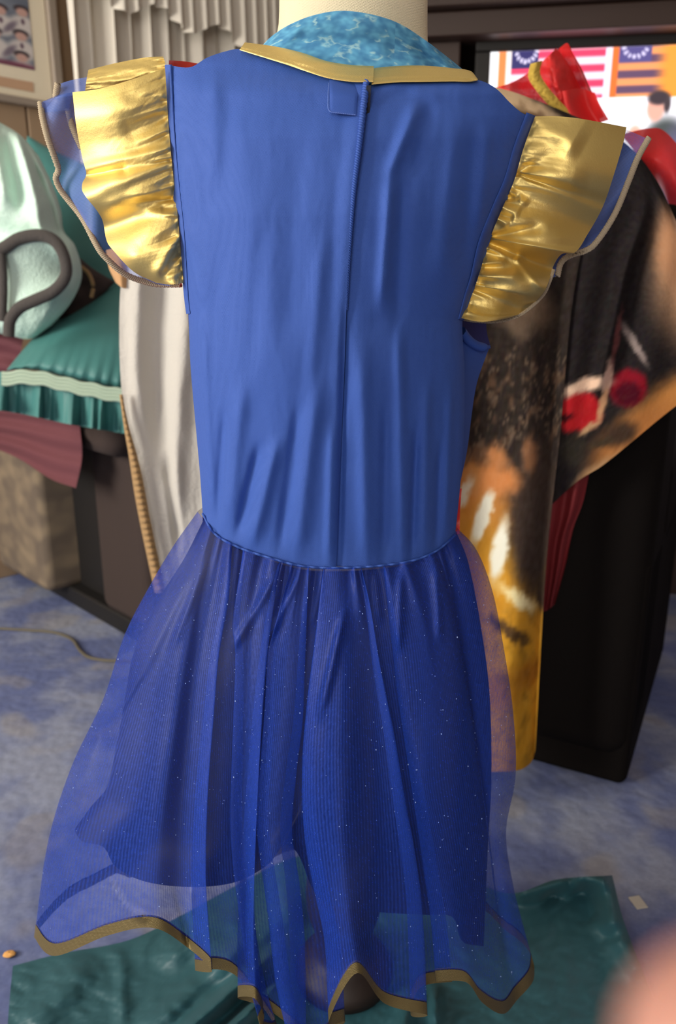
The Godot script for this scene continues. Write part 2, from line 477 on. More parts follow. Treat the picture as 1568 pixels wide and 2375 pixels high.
func _ready() -> void:
	rng.seed = 7
	n1.seed = 11
	n1.frequency = 0.02
	n2.seed = 23
	n2.frequency = 0.02
	n2.fractal_octaves = 2
	# ----- camera, sky, lights, exposure -----
	var cam := Camera3D.new()
	cam.name = "camera"
	add_child(cam)
	cam.position = Vector3(0, H, 0)
	cam.rotation_degrees.x = -PITCH
	var lens := CameraAttributesPhysical.new()
	lens.frustum_focal_length = 12.0 * F / 1187.5
	lens.frustum_near = 0.01
	lens.frustum_far = 50.0
	lens.frustum_focus_distance = 0.71
	lens.exposure_aperture = 3.8
	cam.attributes = lens
	cam.fov = rad_to_deg(2.0 * atan(1187.5 / F))
	cam.near = 0.01
	cam.far = 50.0
	cam.current = true
	var we := WorldEnvironment.new()
	we.name = "environment"
	var env := Environment.new()
	env.background_mode = Environment.BG_SKY
	env.sky = Sky.new()
	var sm := ProceduralSkyMaterial.new()
	sm.sky_top_color = rgb(150, 180, 220)
	sm.sky_horizon_color = rgb(225, 230, 235)
	sm.ground_bottom_color = rgb(90, 90, 80)
	sm.ground_horizon_color = rgb(190, 190, 185)
	env.sky.sky_material = sm
	env.background_energy_multiplier = 1.0
	env.tonemap_mode = Environment.TONE_MAPPER_LINEAR
	env.tonemap_exposure = 0.92
	env.sdfgi_enabled = true
	env.ssao_enabled = true
	env.ssil_enabled = true
	we.environment = env
	add_child(we)
	var day := AreaLight3D.new()
	day.name = "window_daylight"
	day.area_size = Vector2(1.2, 1.35)
	day.light_color = Color(1.0, 0.97, 0.92)
	day.light_energy = 10.5
	day.shadow_enabled = true
	day.set("area_range", 12.0)
	add_child(day)
	day.look_at_from_position(rm(-1.93, 1.5, -1.75), rm(2.0, 1.5, -1.75))
	var day2 := AreaLight3D.new()      # the second window, behind the camera
	day2.name = "window_daylight"
	day2.area_size = Vector2(1.3, 1.35)
	day2.light_color = Color(1.0, 0.97, 0.94)
	day2.light_energy = 4.0
	day2.shadow_enabled = true
	day2.set("area_range", 12.0)
	add_child(day2, true)
	day2.look_at_from_position(rm(-1.93, 1.5, 1.05), rm(2.0, 1.5, 1.05))
	materials()
	lay_folds()
	room()
	background()
	dress_form()
	dress()
	small_things()

func materials() -> void:
	var weave := picture(128, 128, func(x: float, y: float):
		var a := 0.5 + 0.25 * sin(x * TAU / 8.0) * cos(y * TAU / 8.0 + (int(x) / 8 % 2) * PI) + 0.25 * n1.get_noise_2d(x * 9.0, y * 9.0)
		return Color(a, a, a))
	var grain := picture(256, 256, func(x: float, y: float):
		var a := 0.5 + 0.35 * n1.get_noise_2d(x * 14.0, y * 14.0) + 0.25 * n2.get_noise_2d(x * 5.0, y * 5.0)
		return Color(a, a, a))
	var plush := picture(256, 256, func(x: float, y: float):
		var a := 0.5 + 0.4 * n1.get_noise_2d(x * 10.0, y * 5.0) + 0.3 * n2.get_noise_2d(x * 3.0, y * 3.0)
		return Color(a, a, a))
	var knit := picture(256, 256, func(x: float, y: float):
		var a := 0.45 + 0.13 * sin(x * TAU / 8.0 + 0.3 * sin(y * TAU / 64.0)) + 0.24 * n1.get_noise_2d(x * 24.0, y * 7.0) + 0.1 * n2.get_noise_2d(x * 2.0, y * 2.0)
		return Color(1, 1, 1, clampf(a, 0.2, 1.0)))
	var mesh_knit := picture(128, 128, func(x: float, y: float):
		var hole := smoothstep(0.55, 0.85, sin(x * TAU / 16.0) * sin(y * TAU / 16.0 + (int(x) / 8 % 2) * 1.5))
		return Color(1, 1, 1, 0.54 - 0.4 * hole + 0.1 * n1.get_noise_2d(x * 20.0, y * 20.0)))
	M.blue = bumpy(mat(rgb(48, 85, 168), 0.75, {"rim_enabled": true, "rim": 0.25, "rim_tint": 0.7}), weave, 0.06, 55.0)
	M.blue_binding = bumpy(mat(rgb(46, 83, 166), 0.7), weave, 0.03, 55.0)
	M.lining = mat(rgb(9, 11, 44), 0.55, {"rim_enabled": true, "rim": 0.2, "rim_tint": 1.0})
	M.tulle = mat(rgb(31, 67, 174), 0.45, {"metallic_specular": 0.35, "rim_enabled": true, "rim": 0.25, "rim_tint": 0.9, "transparency": BaseMaterial3D.TRANSPARENCY_ALPHA, "albedo_texture": knit, "uv1_scale": Vector3(1, 1, 1)})
	M.organza = mat(rgb(92, 126, 210), 0.5, {"transparency": BaseMaterial3D.TRANSPARENCY_ALPHA, "albedo_texture": mesh_knit, "uv1_scale": Vector3(1, 1, 1)})
	M.glitter = mat(rgb(170, 195, 245), 0.3)
	M.gold = bumpy(mat(rgb(236, 212, 136), 0.55, {"metallic": 1.0}), grain, 0.02, 14.0)
	M.gold_trim = bumpy(mat(rgb(246, 220, 142), 0.45, {"metallic": 1.0}), weave, 0.03, 60.0)
	M.hem = bumpy(mat(rgb(112, 98, 60), 0.5, {"metallic": 0.5}), weave, 0.06, 45.0)
	M.thread = mat(rgb(172, 158, 134), 0.85)
	M.red_satin = mat(rgb(196, 40, 38), 0.45)
	M.cream = bumpy(mat(rgb(226, 214, 182), 0.9), weave, 0.05, 30.0)
	var dye := picture(256, 256, func(x: float, y: float):
		var r1 := absf(n1.get_noise_2d(x * 0.6, y * 0.9))
		var w := (1.0 - smoothstep(0.0, 0.16, r1)) * smoothstep(-0.15, 0.35, n2.get_noise_2d(x * 1.2 + 300, y * 1.2))
		var b := 0.5 + 0.9 * n2.get_noise_2d(x * 1.8, y * 1.8)
		return rgb(62, 122, 165).lerp(rgb(92, 160, 195), clampf(b, 0, 1)).lerp(rgb(190, 215, 205), w * 0.6))
	M.dye = mat(Color.WHITE, 0.95, {"albedo_texture": dye})
	M.wood_dark = bumpy(mat(rgb(52, 36, 30), 0.5), grain, 0.03, 6.0)
	M.stand = mat(rgb(34, 23, 19), 0.55)
	M.carpet = bumpy(mat(Color.WHITE, 1.0, {"albedo_texture": picture(512, 512, func(x: float, y: float):
		var a := n2.get_noise_2d(x * 0.55, y * 0.55) + 0.5 * n1.get_noise_2d(x * 1.7 + 90, y * 1.7)
		var f := 0.10 * n1.get_noise_2d(x * 25.0, y * 25.0)
		var c := rgb(94, 106, 152).lerp(rgb(138, 146, 170), smoothstep(-0.5, 0.6, a))
		c = c.lerp(rgb(152, 146, 142), 0.4 * smoothstep(0.2, 0.5, n2.get_noise_2d(x * 0.8 + 500, y * 0.8)))
		return c.lightened(f) if f > 0 else c.darkened(-f))}), grain, 0.5, 0.55)
	M.panel = mat(rgb(156, 132, 106), 0.6)
	M.wall = mat(rgb(176, 158, 144), 0.85)
	M.ceiling = mat(rgb(220, 216, 208), 0.9)
	M.curtain = mat(rgb(238, 232, 220), 0.9, {"backlight_enabled": true, "backlight": Color(0.35, 0.33, 0.3)})
	M.frame_cream = mat(rgb(232, 222, 198), 0.6)
	M.frame_grey = mat(rgb(150, 138, 126), 0.4)
	M.suede = bumpy(mat(Color.WHITE, 0.95, {"albedo_texture": picture(256, 256, func(x: float, y: float):
		var a := n2.get_noise_2d(x * 1.2, y * 1.2)
		return rgb(104, 92, 80).lerp(rgb(140, 124, 102), smoothstep(-0.3, 0.5, a))), "uv1_triplanar": true}), grain, 0.05, 1.5)
	M.suede_dark = mat(rgb(58, 46, 42), 0.9)
	M.black = mat(rgb(20, 18, 18), 0.6)
	M.teal = bumpy(mat(rgb(64, 124, 122), 0.55, {"rim_enabled": true, "rim": 0.3, "rim_tint": 0.5}), weave, 0.02, 20.0)
	M.teal_floor = mat(rgb(42, 88, 98), 0.5, {"rim_enabled": true, "rim": 0.3, "rim_tint": 0.5})
	M.braid = mat(rgb(170, 190, 170), 0.8)
	M.mint = bumpy(mat(rgb(205, 232, 220), 1.0, {"rim_enabled": true, "rim": 0.2, "metallic_specular": 0.1}), plush, 0.25, 5.0)
	M.border = bumpy(mat(rgb(74, 70, 68), 1.0, {"rim_enabled": true, "rim": 0.3}), plush, 0.15, 8.0)
	M.maroon = mat(rgb(104, 56, 64), 0.85)
	M.print = bumpy(mat(Color.WHITE, 0.95, {"vertex_color_use_as_albedo": true, "metallic_specular": 0.2}), plush, 0.06, 8.0)
	M.reverse = bumpy(mat(rgb(196, 193, 186), 1.0, {"rim_enabled": true, "rim": 0.4}), plush, 0.12, 8.0)
	M.stitch = mat(rgb(160, 130, 90), 0.9)
	M.recliner = bumpy(mat(rgb(20, 17, 16), 0.9, {"metallic_specular": 0.2}), grain, 0.04, 4.0)
	M.red_organza = mat(rgb(232, 52, 52), 0.45, {"transparency": BaseMaterial3D.TRANSPARENCY_ALPHA, "albedo_texture": picture(64, 64, func(x: float, y: float): return Color(1, 1, 1, 0.97 + 0.05 * n1.get_noise_2d(x * 20.0, y * 20.0))), "backlight_enabled": true, "backlight": Color(0.7, 0.16, 0.14)})
	M.red_cloth = mat(rgb(120, 26, 32), 0.7)
	M.sequin = bumpy(mat(rgb(238, 205, 96), 0.4, {"metallic": 0.55}), grain, 0.25, 30.0)
	M.cord = mat(rgb(98, 92, 76), 0.6)
	M.skin = mat(rgb(190, 138, 122), 0.6, {"subsurf_scatter_enabled": true, "subsurf_scatter_strength": 0.2})
	M.nail = mat(rgb(236, 190, 178), 0.3)
	M.crumb = mat(rgb(214, 160, 92), 0.8)
	M.paper = mat(rgb(190, 186, 176), 0.8)
	M.white = mat(rgb(235, 235, 230), 0.5)
	M.grey_cloth = mat(rgb(150, 150, 158), 0.9)

var ROOM := Transform3D(Basis(Vector3.UP, PI / 4), Vector3.ZERO)

func slab(b: Build, u0: float, u1: float, h0: float, h1: float, v0: float, v1: float, r := 0.002) -> void:
	rbox(b, Vector3(u1 - u0, h1 - h0, v1 - v0), r, ROOM * Transform3D(Basis(), Vector3((u0 + u1) / 2, (h0 + h1) / 2, (v0 + v1) / 2)), 2)

func room() -> void:
	var b := Build.new()
	slab(b, -2.2, 3.95, -0.1, 0.0, -2.8, 2.5)
	structure("floor", b, M.carpet)
	b = Build.new()
	slab(b, -2.2, 3.95, 2.4, 2.5, -2.8, 2.5)
	structure("ceiling", b, M.ceiling)
	b = Build.new()
	slab(b, -2.2, 3.95, 0.0, 2.4, -2.8, -2.595)
	var wl := structure("wall_left", b, M.panel)
	for i in 17:      # grooved wall boards
		var w := Build.new()
		var u0 := 0.2 + i * 0.2
		slab(w, u0 + 0.003, u0 + 0.197, 0.09, 2.395, -2.60, -2.585, 0.004)
		obj("board", w.mesh(), M.panel, wl)
	b = Build.new()
	slab(b, 3.75, 3.95, 0.0, 2.4, -2.6, 2.4)
	structure("wall_back", b, M.wall)
	b = Build.new()
	slab(b, -2.0, 3.75, 0.0, 2.4, 2.3, 2.5)
	structure("wall_right", b, M.wall)
	b = Build.new()      # the wall with the window that lights the room
	slab(b, -2.2, -2.0, 0.0, 0.8, -2.6, 2.3)
	slab(b, -2.2, -2.0, 2.2, 2.4, -2.6, 2.3)
	slab(b, -2.2, -2.0, 0.8, 2.2, -2.6, -2.35)
	slab(b, -2.2, -2.0, 0.8, 2.2, -1.15, 0.4)
	slab(b, -2.2, -2.0, 0.8, 2.2, 1.7, 2.3)
	structure("wall_front", b, M.wall)
	b = Build.new()
	for a in [[0.8, 0.86, -2.35, -1.15], [2.14, 2.2, -2.35, -1.15], [0.86, 2.14, -2.35, -2.29], [0.86, 2.14, -1.21, -1.15], [0.86, 2.14, -1.775, -1.725]]:
		slab(b, -2.14, -2.06, a[0], a[1], a[2], a[3], 0.006)
	structure("window_1", b, M.white)
	b = Build.new()
	for a in [[0.8, 0.86, 0.4, 1.7], [2.14, 2.2, 0.4, 1.7], [0.86, 2.14, 0.4, 0.46], [0.86, 2.14, 1.64, 1.7], [0.86, 2.14, 1.025, 1.075]]:
		slab(b, -2.14, -2.06, a[0], a[1], a[2], a[3], 0.006)
	structure("window_2", b, M.white)
	b = Build.new()
	slab(b, 0.2, 3.75, 0.0, 0.085, -2.595, -2.575, 0.004)
	structure("baseboard_left", b, M.panel)

func blob(c: Color, x: float, y: float, list: Array) -> Color:
	for k in list:      # [x, y, rx, ry, turn, r, g, b, softness]
		var p := Vector2(x - k[0], y - k[1]).rotated(-deg_to_rad(k[4]))
		var d := Vector2(p.x / k[2], p.y / k[3]).length()
		if d < 1.0 + k[8]:
			c = c.lerp(rgb(k[5], k[6], k[7]), 1.0 - smoothstep(1.0 - k[8], 1.0 + k[8], d))
	return c

func patch(b: Build, t: Array, l: Array, r: Array, w: Array, nu: int, nv: int, depth: Callable, flip := true, uvs := Vector2.ONE, tint = null) -> void:
	var tl := Line.new(t)
	var bl := Line.new(w)
	var ll := Line.new(l)
	var rl := Line.new(r)
	var f := func(u: float, v: float) -> Vector3:
		var q := coons(tl, bl, ll, rl, u, v)
		return at(q.x, q.y, depth.call(u, v))
	sheet(b, nu, nv, f, flip, uvs, tint)

func background() -> void:
	# ----- picture on the boarded wall -----
	var wall_d := -2.585
	var pc := on_plane(108, 130, V, wall_d)
	var fr := thing("picture_frame", "framed group portrait of people in white shirts on the boarded wall", "picture", pc, PI / 4)
	var inv := (Transform3D(Basis(Vector3.UP, PI / 4), pc)).affine_inverse()
	var tr: Vector3 = inv * on_plane(120, -60, V, wall_d)
	var br: Vector3 = inv * on_plane(140, 262, V, wall_d)
	var right := (tr.x + br.x) / 2
	var top := tr.y + 0.02
	var low := br.y
	var left := right - 0.62
	var rail := func(x0: float, x1: float, y0: float, y1: float, z0: float, z1: float, called: String, m: Material) -> void:
		var q := Build.new()
		rbox(q, Vector3(x1 - x0, y1 - y0, z1 - z0), 0.005, Transform3D(Basis(), Vector3((x0 + x1) / 2, (y0 + y1) / 2, (z0 + z1) / 2)), 2)
		obj(called, q.mesh(), m, fr)
	rail.call(right - 0.03, right, low, top, 0.0, 0.03, "rail", M.frame_grey)
	rail.call(left, left + 0.03, low, top, 0.0, 0.03, "rail", M.frame_grey)
	rail.call(left + 0.03, right - 0.03, low, low + 0.022, 0.0, 0.03, "rail", M.frame_grey)
	rail.call(left + 0.03, right - 0.03, top - 0.03, top, 0.0, 0.03, "rail", M.frame_grey)
	rail.call(left + 0.03, right - 0.03, low + 0.022, top - 0.03, 0.0, 0.012, "mount", M.frame_cream)
	var people := []
	for k in [[40, 96], [72, 86], [110, 98], [179, 88], [212, 78], [146, 113], [45, 156], [85, 150], [125, 158], [167, 163], [207, 155], [205, 222]]:
		var x0: float = k[0]
		var y0: float = k[1]
		people.append_array([[x0, y0 + 44, 21, 34, 0, 206, 200, 198, 0.3], [x0, y0 - 9, 12, 12, 0, 62, 54, 60, 0.3], [x0, y0 + 1, 9, 13, 0, 198, 160, 150, 0.3], [x0, y0 + 30, 3, 9, 0, 110, 90, 104, 0.4], [x0 - 20, y0 + 54, 6, 22, 24, 120, 110, 124, 0.6]])
	people.append([190, 258, 50, 18, 0, 120, 70, 90, 0.4])
	var pt := picture(224, 256, func(x: float, y: float): return blob(rgb(96, 104, 120).lerp(rgb(120, 128, 142), 0.5 + 0.8 * n2.get_noise_2d(x * 1.0, y * 1.0)), x, y, people))
	var pm := QuadMesh.new()
	pm.size = Vector2(0.62 - 0.16, top - low - 0.19)
	obj("photograph", pm, mat(Color.WHITE, 0.35, {"albedo_texture": pt}), fr, Transform3D(Basis(), Vector3((left + right) / 2 - 0.005, (top + low) / 2 + 0.012, 0.0132)))
	var pl := QuadMesh.new()
	pl.size = Vector2(0.13, 0.028)
	obj("name_plate", pl, mat(rgb(196, 160, 130), 0.4), fr, Transform3D(Basis(), Vector3(right - 0.16, low + 0.058, 0.0134)))
	var dot := CylinderMesh.new()
	dot.top_radius = 0.011
	dot.bottom_radius = 0.011
	dot.height = 0.002
	obj("seal", dot, mat(rgb(190, 90, 90), 0.5), fr, Transform3D(Basis(Vector3.RIGHT, PI / 2), Vector3(right - 0.265, low + 0.058, 0.0135)))

	# ----- curtain -----
	var ua := on_plane(158, 150, V, -2.48).dot(U)
	var ub := on_plane(700, 150, V, -2.48).dot(U)
	var cu := thing("curtain", "white gathered lace curtain with a ruffled valance on the boarded wall", "curtain", rm((ua + ub) / 2, 1.0, -2.48))
	var b := Build.new()
	sheet(b, 200, 24, func(u: float, v: float) -> Vector3:
		var w := 0.016 * sin(u * 92.0 + 2.6 * n1.get_noise_1d(u * 220.0)) + 0.014 * sin(u * 41.0 + v * 1.5)
		return rm(lerpf(ua, ub, u) + 0.012 * sin(u * 90.0 + v * 3.0), lerpf(2.3, 1.0, v), -2.48 + w * (0.7 + 0.3 * v)), true, Vector2(8, 8))
	part("drape", b, M.curtain, cu)
	b = Build.new()
	var hem_h := on_plane(380, 30, V, -2.40).y
	sheet(b, 200, 12, func(u: float, v: float) -> Vector3:
		var w := 0.014 * sin(u * 120.0 + 3.0 * n1.get_noise_1d(u * 260.0 + 40))
		var h := hem_h + 0.025 * sin(u * 26.0) - 0.03 * u
		return rm(lerpf(ua - 0.02, ub, u), lerpf(2.3, h, v), -2.40 + w * (0.5 + 0.7 * v)), true, Vector2(8, 3))
	part("valance", b, M.curtain, cu)
	b = Build.new()
	tube(b, [rm(ua - 0.08, 2.31, -2.44), rm((ua + ub) / 2, 2.31, -2.44), rm(ub + 0.08, 2.31, -2.44)], func(_t): return 0.014, 10)
	part("rod", b, M.frame_grey, cu)

	# ----- sofa -----
	var so := thing("sofa", "brown suede sofa end below the framed portrait", "sofa", rm(1.35, 0, -2.1))
	b = Build.new()
	slab(b, 0.93, 1.2, 0.05, 0.60, -2.57, -2.19, 0.03)
	part("side_panel", b, M.suede, so)
	b = Build.new()
	slab(b, 1.04, 1.2, 0.04, 0.58, -2.20, -1.97, 0.01)
	slab(b, 1.0, 1.78, 0.0, 0.06, -2.5, -1.76, 0.01)
	part("base_frame", b, M.black, so)
	b = Build.new()
	slab(b, 1.0, 1.2, 0.05, 0.58, -1.99, -1.72, 0.03)
	part("arm_front", b, M.suede_dark, so)
	b = Build.new()
	slab(b, 0.92, 1.22, 0.54, 0.66, -2.55, -1.72, 0.05)
	part("armrest", b, M.suede_dark, so)
	b = Build.new()
	slab(b, 1.2, 1.78, 0.06, 0.95, -2.55, -2.28, 0.06)
	part("backrest", b, M.suede, so)
	b = Build.new()
	slab(b, 1.2, 1.78, 0.06, 0.46, -2.28, -1.72, 0.05)
	part("seat", b, M.suede, so)

	# ----- pillows, blanket, throw on the sofa end -----
	var pa := thing("pillow", "teal pillow lying flat on the sofa arm with a pale braid and ruffled edge", "pillow", at(180, 820, 1.95))
	b = Build.new()
	var edge := [15, 858, 80, 858, 180, 882, 320, 910]
	for k in 2:
		var under := k == 1
		patch(b, [130, 735, 200, 690, 270, 662, 330, 652], [130, 735, 90, 770, 50, 815, 15, 858], [330, 652, 335, 780, 320, 910], edge, 40, 30, func(u: float, v: float):
			var e := pow(maxf(0.0, 4.0 * u * (1 - u)), 0.4) * pow(maxf(0.0, 4.0 * v * (1 - v)), 0.4)
			var pucker := 0.006 * sin(u * 70.0 + 4.0 * n1.get_noise_1d(u * 100.0)) * exp(-(1 - v) * 7.0)
			return lerpf(2.10, 1.82, v) + (0.10 * e if under else -0.09 * e - pucker), not under, Vector2(3, 3))
	part("cover", b, M.teal, pa)
	b = Build.new()
	patch(b, [-10, 862, 80, 862, 180, 884, 330, 912], [-10, 862, -12, 950], [330, 912, 325, 1012], [-12, 950, 60, 962, 150, 982, 325, 1012], 90, 10, func(u: float, v: float):
		return 1.815 - 0.035 * v * (1.0 + n1.get_noise_1d(u * 190.0 + 20)) * sin(u * 30.0 + 6.0 * n1.get_noise_1d(u * 160.0)) - 0.02 * v, true, Vector2(4, 1))
	part("ruffle", b, M.teal, pa)
	b = Build.new()
	for k in 4:
		var pts := []
		for i in 41:
			var q: Vector2 = Line.new([5, 862, 80, 860, 180, 882, 330, 912]).at(i / 40.0)
			pts.append(at(q.x, q.y + 4 + k * 8 + 2.0 * sin(i * 0.9), 1.79))
		tube(b, pts, func(_t): return 0.0052, 6)
	part("braid", b, M.braid, pa)
	var pb := thing("pillow", "plump teal pillow standing upright behind the mint blanket", "pillow", at(215, 560, 2.28))
	b = Build.new()
	cushion(b, 0.46, 0.50, 0.20, Transform3D(Basis(Vector3.UP, 0.35) * Basis(Vector3.RIGHT, -0.25) * Basis(Vector3.BACK, -0.35), at(205, 585, 2.28)), 5.0)
	part("cover", b, M.teal, pb)
	var pd := thing("pillow", "dark brown cushion corner peeping out beside the mint blanket", "pillow", at(185, 670, 2.0))
	b = Build.new()
	cushion(b, 0.17, 0.15, 0.09, Transform3D(Basis(Vector3.UP, 0.5) * Basis(Vector3.BACK, 0.9), at(165, 672, 2.02)), 9.0)
	part("cover", b, M.suede_dark, pd)
	b = Build.new()
	var ped := []
	for i in 13:
		var q: Vector2 = Line.new([188, 618, 206, 635, 216, 665, 212, 690]).at(i / 12.0)
		ped.append(at(q.x, q.y, 1.97))
	tube(b, ped, func(_t): return 0.005, 6)
	part("piping", b, M.stitch, pd)

	var mb := thing("blanket", "pale mint fleece blanket with a dark border rolled over on the sofa end", "blanket", at(80, 560, 1.85))
	b = Build.new()
	for k in 2:
		patch(b, [-60, 250, 0, 284, 50, 316, 90, 362], [-60, 250, -70, 520, -60, 770], [90, 362, 122, 430, 142, 490, 148, 535, 174, 570, 190, 640, 166, 700, 120, 755], [-60, 770, 10, 775, 70, 786, 120, 755], 40, 60, func(u: float, v: float):
			var e := pow(maxf(0.0, 4.0 * u * (1 - u)), 0.5) * pow(maxf(0.0, 4.0 * v * (1 - v)), 0.5)
			var fold := creases(u * 100, v * 100, [[60, 0, 75, 55, 7, 0.035], [80, 10, 95, 50, 5, -0.03], [20, 0, 35, 40, 8, 0.03], [45, 5, 52, 40, 6, -0.02], [0, 54, 70, 52, 6, -0.03]])
			return 1.92 + (0.16 * e if k == 1 else -0.12 * e - fold - 0.012 * n1.get_noise_2d(u * 120, v * 120)), k == 0, Vector2(2, 3))
	part("body", b, M.mint, mb)
	b = Build.new()
	patch(b, [-20, 600, 40, 560, 95, 552, 135, 575], [-20, 600, 6, 700, 24, 765], [135, 575, 150, 620, 130, 668], [24, 765, 40, 720, 80, 700, 130, 668], 24, 24, func(u: float, v: float):
		return 1.765 - 0.02 * sin(PI * u) + 0.05 * sin(PI * v) * u, true, Vector2(1, 1))
	part("turned_flap", b, M.mint, mb)
	b = Build.new()
	for path in [[-30, 592, 10, 574, 45, 553, 95, 546, 130, 562, 150, 600, 152, 640, 125, 675, 80, 697, 45, 714, 24, 742, 20, 780], [2, 585, 7, 650, 5, 745]]:
		var ln := Line.new(path)
		var pts := []
		for i in 49:
			var q := ln.at(i / 48.0)
			pts.append(at(q.x, q.y, 1.745))
		tube(b, pts, func(t): return 0.013 if path.size() > 6 else 0.010, 10, Vector3(0, 0, 1), 0.9)
	part("border", b, M.border, mb)

	var mt := thing("throw", "maroon throw hanging in folds over the sofa arm under the teal pillow", "throw", at(40, 1000, 2.0))
	b = Build.new()
	patch(b, [-40, 720, 20, 725, 60, 745], [-40, 720, -40, 900], [60, 745, 45, 830, 20, 900], [-40, 900, 20, 900], 20, 20, func(u: float, v: float): return 1.96 - 0.01 * sin(v * 20.0), true)
	var lower := Line.new([-40, 1030, 40, 1062, 120, 1112, 176, 1132])
	patch(b, [-40, 940, 60, 955, 120, 968, 185, 985], [-40, 940, -40, 1030], [185, 985, 190, 1060, 176, 1132], [-40, 1030, 40, 1062, 120, 1112, 176, 1132], 50, 40, func(u: float, v: float):
		return on_plane(coons(Line.new([-40, 940, 185, 985]), lower, Line.new([-40, 940, -40, 1030]), Line.new([185, 985, 176, 1132]), u, v).x, 1050, U, 0.90).z * -1.0 - 0.018 * sin(v * 17.0 + u * 3.0) * (1 - 0.4 * u) - 0.006, true)
	part("cloth", b, M.maroon, mt)

	# ----- television in its dark cabinet -----
	var a0 := at(1145, 105, 2.5)
	var tv := thing("television", "switched-on television showing striped flags inside the dark cabinet", "television", a0 + Vector3(0.5625, -0.75, 0), deg_to_rad(-8.0))
	var fx := Transform3D(Basis().scaled(Vector3.ONE * 1.25), Vector3(-0.5625, 0.75, 0))
	b = Build.new()
	for a in [[-0.035, 0.985, 0.0, 0.04], [-0.035, 0.985, -0.58, -0.54], [-0.035, 0.0, -0.54, 0.0], [0.95, 0.985, -0.54, 0.0]]:
		rbox(b, Vector3(a[1] - a[0], a[3] - a[2], 0.03), 0.004, fx * Transform3D(Basis(), Vector3((a[0] + a[1]) / 2, (a[2] + a[3]) / 2, 0.004)), 2)
	rbox(b, Vector3(0.94, 0.54, 0.06), 0.01, fx * Transform3D(Basis(), Vector3(0.475, -0.27, -0.035)), 2)
	rbox(b, Vector3(0.5, 0.08, 0.2), 0.006, Transform3D(Basis(), Vector3(0.03, 0.04, -0.03)), 2)
	obj("housing", b.mesh(), M.black, tv)
	var screen := picture(380, 216, func(x: float, y: float):
		var c := rgb(250, 246, 252)
		if y < 39 + 0.02 * x:
			if x < 8: c = rgb(250, 252, 255)
			elif x < 15: c = rgb(235, 130, 70)
			elif x < 20: c = rgb(240, 225, 220)
			elif x < 106:
				c = rgb(255, 215, 228).lerp(rgb(246, 62, 98), smoothstep(-0.5, 0.6, sin(y * PI / 6.4)))
				if x < 45 and x > 19 and y < 15:
					c = rgb(46, 42, 96)
					var d := Vector2(x - 33, y + 1).length()
					if absf(d - 9.5) < 1.9 and fmod(Vector2(x - 33, y + 1).angle() * 2.6 + 10.0, 1.0) < 0.6: c = rgb(225, 215, 240)
			elif x < 112: c = rgb(250, 225, 245)
			elif x < 118: c = rgb(232, 110, 50)
			elif x < 200:
				c = rgb(96, 70, 96).lerp(rgb(236, 150, 96), smoothstep(-0.4, 0.5, sin(y * PI / 6.4)))
				if x < 147 and y < 13:
					c = rgb(84, 76, 130)
					var d := Vector2(x - 132, y + 3).length()
					if absf(d - 11.0) < 2.0 and fmod(Vector2(x - 132, y + 3).angle() * 2.6 + 10.0, 1.0) < 0.6: c = rgb(210, 200, 230)
				elif x > 148: c = c.lerp(rgb(250, 150, 60), smoothstep(148, 164, x))
			else:
				c = rgb(250, 140, 50).lerp(rgb(70, 50, 80), 0.5 + 0.5 * sin(x * 0.1))
		return blob(c, x, y, [[166, 96, 24, 36, 0, 70, 76, 76, 0.2], [176, 110, 14, 40, 0, 96, 92, 120, 0.4], [155, 52, 8, 11, 0, 226, 164, 146, 0.25], [157, 43, 10, 6, 0, 62, 52, 58, 0.3], [165, 49, 3, 7, 0, 66, 56, 60, 0.4], [138, 74, 6, 8, 0, 238, 170, 150, 0.4], [300, 130, 36, 70, 0, 110, 100, 140, 0.3]]))
	var sq := QuadMesh.new()
	sq.size = Vector2(0.95, 0.54)
	obj("screen", sq, mat(Color.BLACK, 0.3, {"emission_enabled": true, "emission_texture": screen, "emission_operator": BaseMaterial3D.EMISSION_OP_MULTIPLY, "emission": Color.WHITE, "emission_energy_multiplier": 1.7}), tv, fx * Transform3D(Basis(), Vector3(0.475, -0.27, 0.008)))
	var glow := AreaLight3D.new()
	glow.name = "screen_light"
	glow.area_size = Vector2(1.18, 0.67)
	glow.light_color = Color(1.0, 0.86, 0.9)
	glow.light_energy = 0.3
	glow.shadow_enabled = true
	glow.transform = Transform3D(Basis(Vector3.UP, PI), fx * Vector3(0.475, -0.27, 0.03))
	tv.add_child(glow)
	var cb := thing("cabinet", "tall dark brown television cabinet behind the dress form neck", "cabinet", Vector3(a0.x + 0.525, 0, a0.z - 0.08), deg_to_rad(-9.0))
	var plank := func(called: String, x0: float, x1: float, y0: float, y1: float, z0: float, z1: float, m: Material) -> void:
		var q := Build.new()
		rbox(q, Vector3(x1 - x0, y1 - y0, z1 - z0), 0.006, Transform3D(Basis(), Vector3((x0 + x1) / 2, (y0 + y1) / 2, (z0 + z1) / 2)), 2)
		obj(called, q.mesh(), m, cb)
	var by := a0.y - 0.75
	plank.call("lower_body", -0.78, 0.85, 0.0, by, -0.36, 0.22, M.wood_dark)
	plank.call("stile", -0.83, -0.60, by, a0.y + 0.07, -0.36, 0.12, M.wood_dark)
	plank.call("stile", 0.72, 0.88, by, a0.y + 0.07, -0.36, 0.12, M.wood_dark)
	plank.call("header", -0.83, 0.90, a0.y + 0.024, a0.y + 0.088, -0.36, 0.18, M.wood_dark)
	plank.call("cornice", -0.90, 0.98, a0.y + 0.088, a0.y + 0.115, -0.38, 0.22, M.wood_dark)
	plank.call("back_board", -0.60, 0.72, by, a0.y + 0.024, -0.36, -0.33, M.black)

	# ----- recliner with the plush throw and the red costume -----
	var c0 := Vector3(0.56, 0, -1.30)
	var ang := deg_to_rad(28.0)
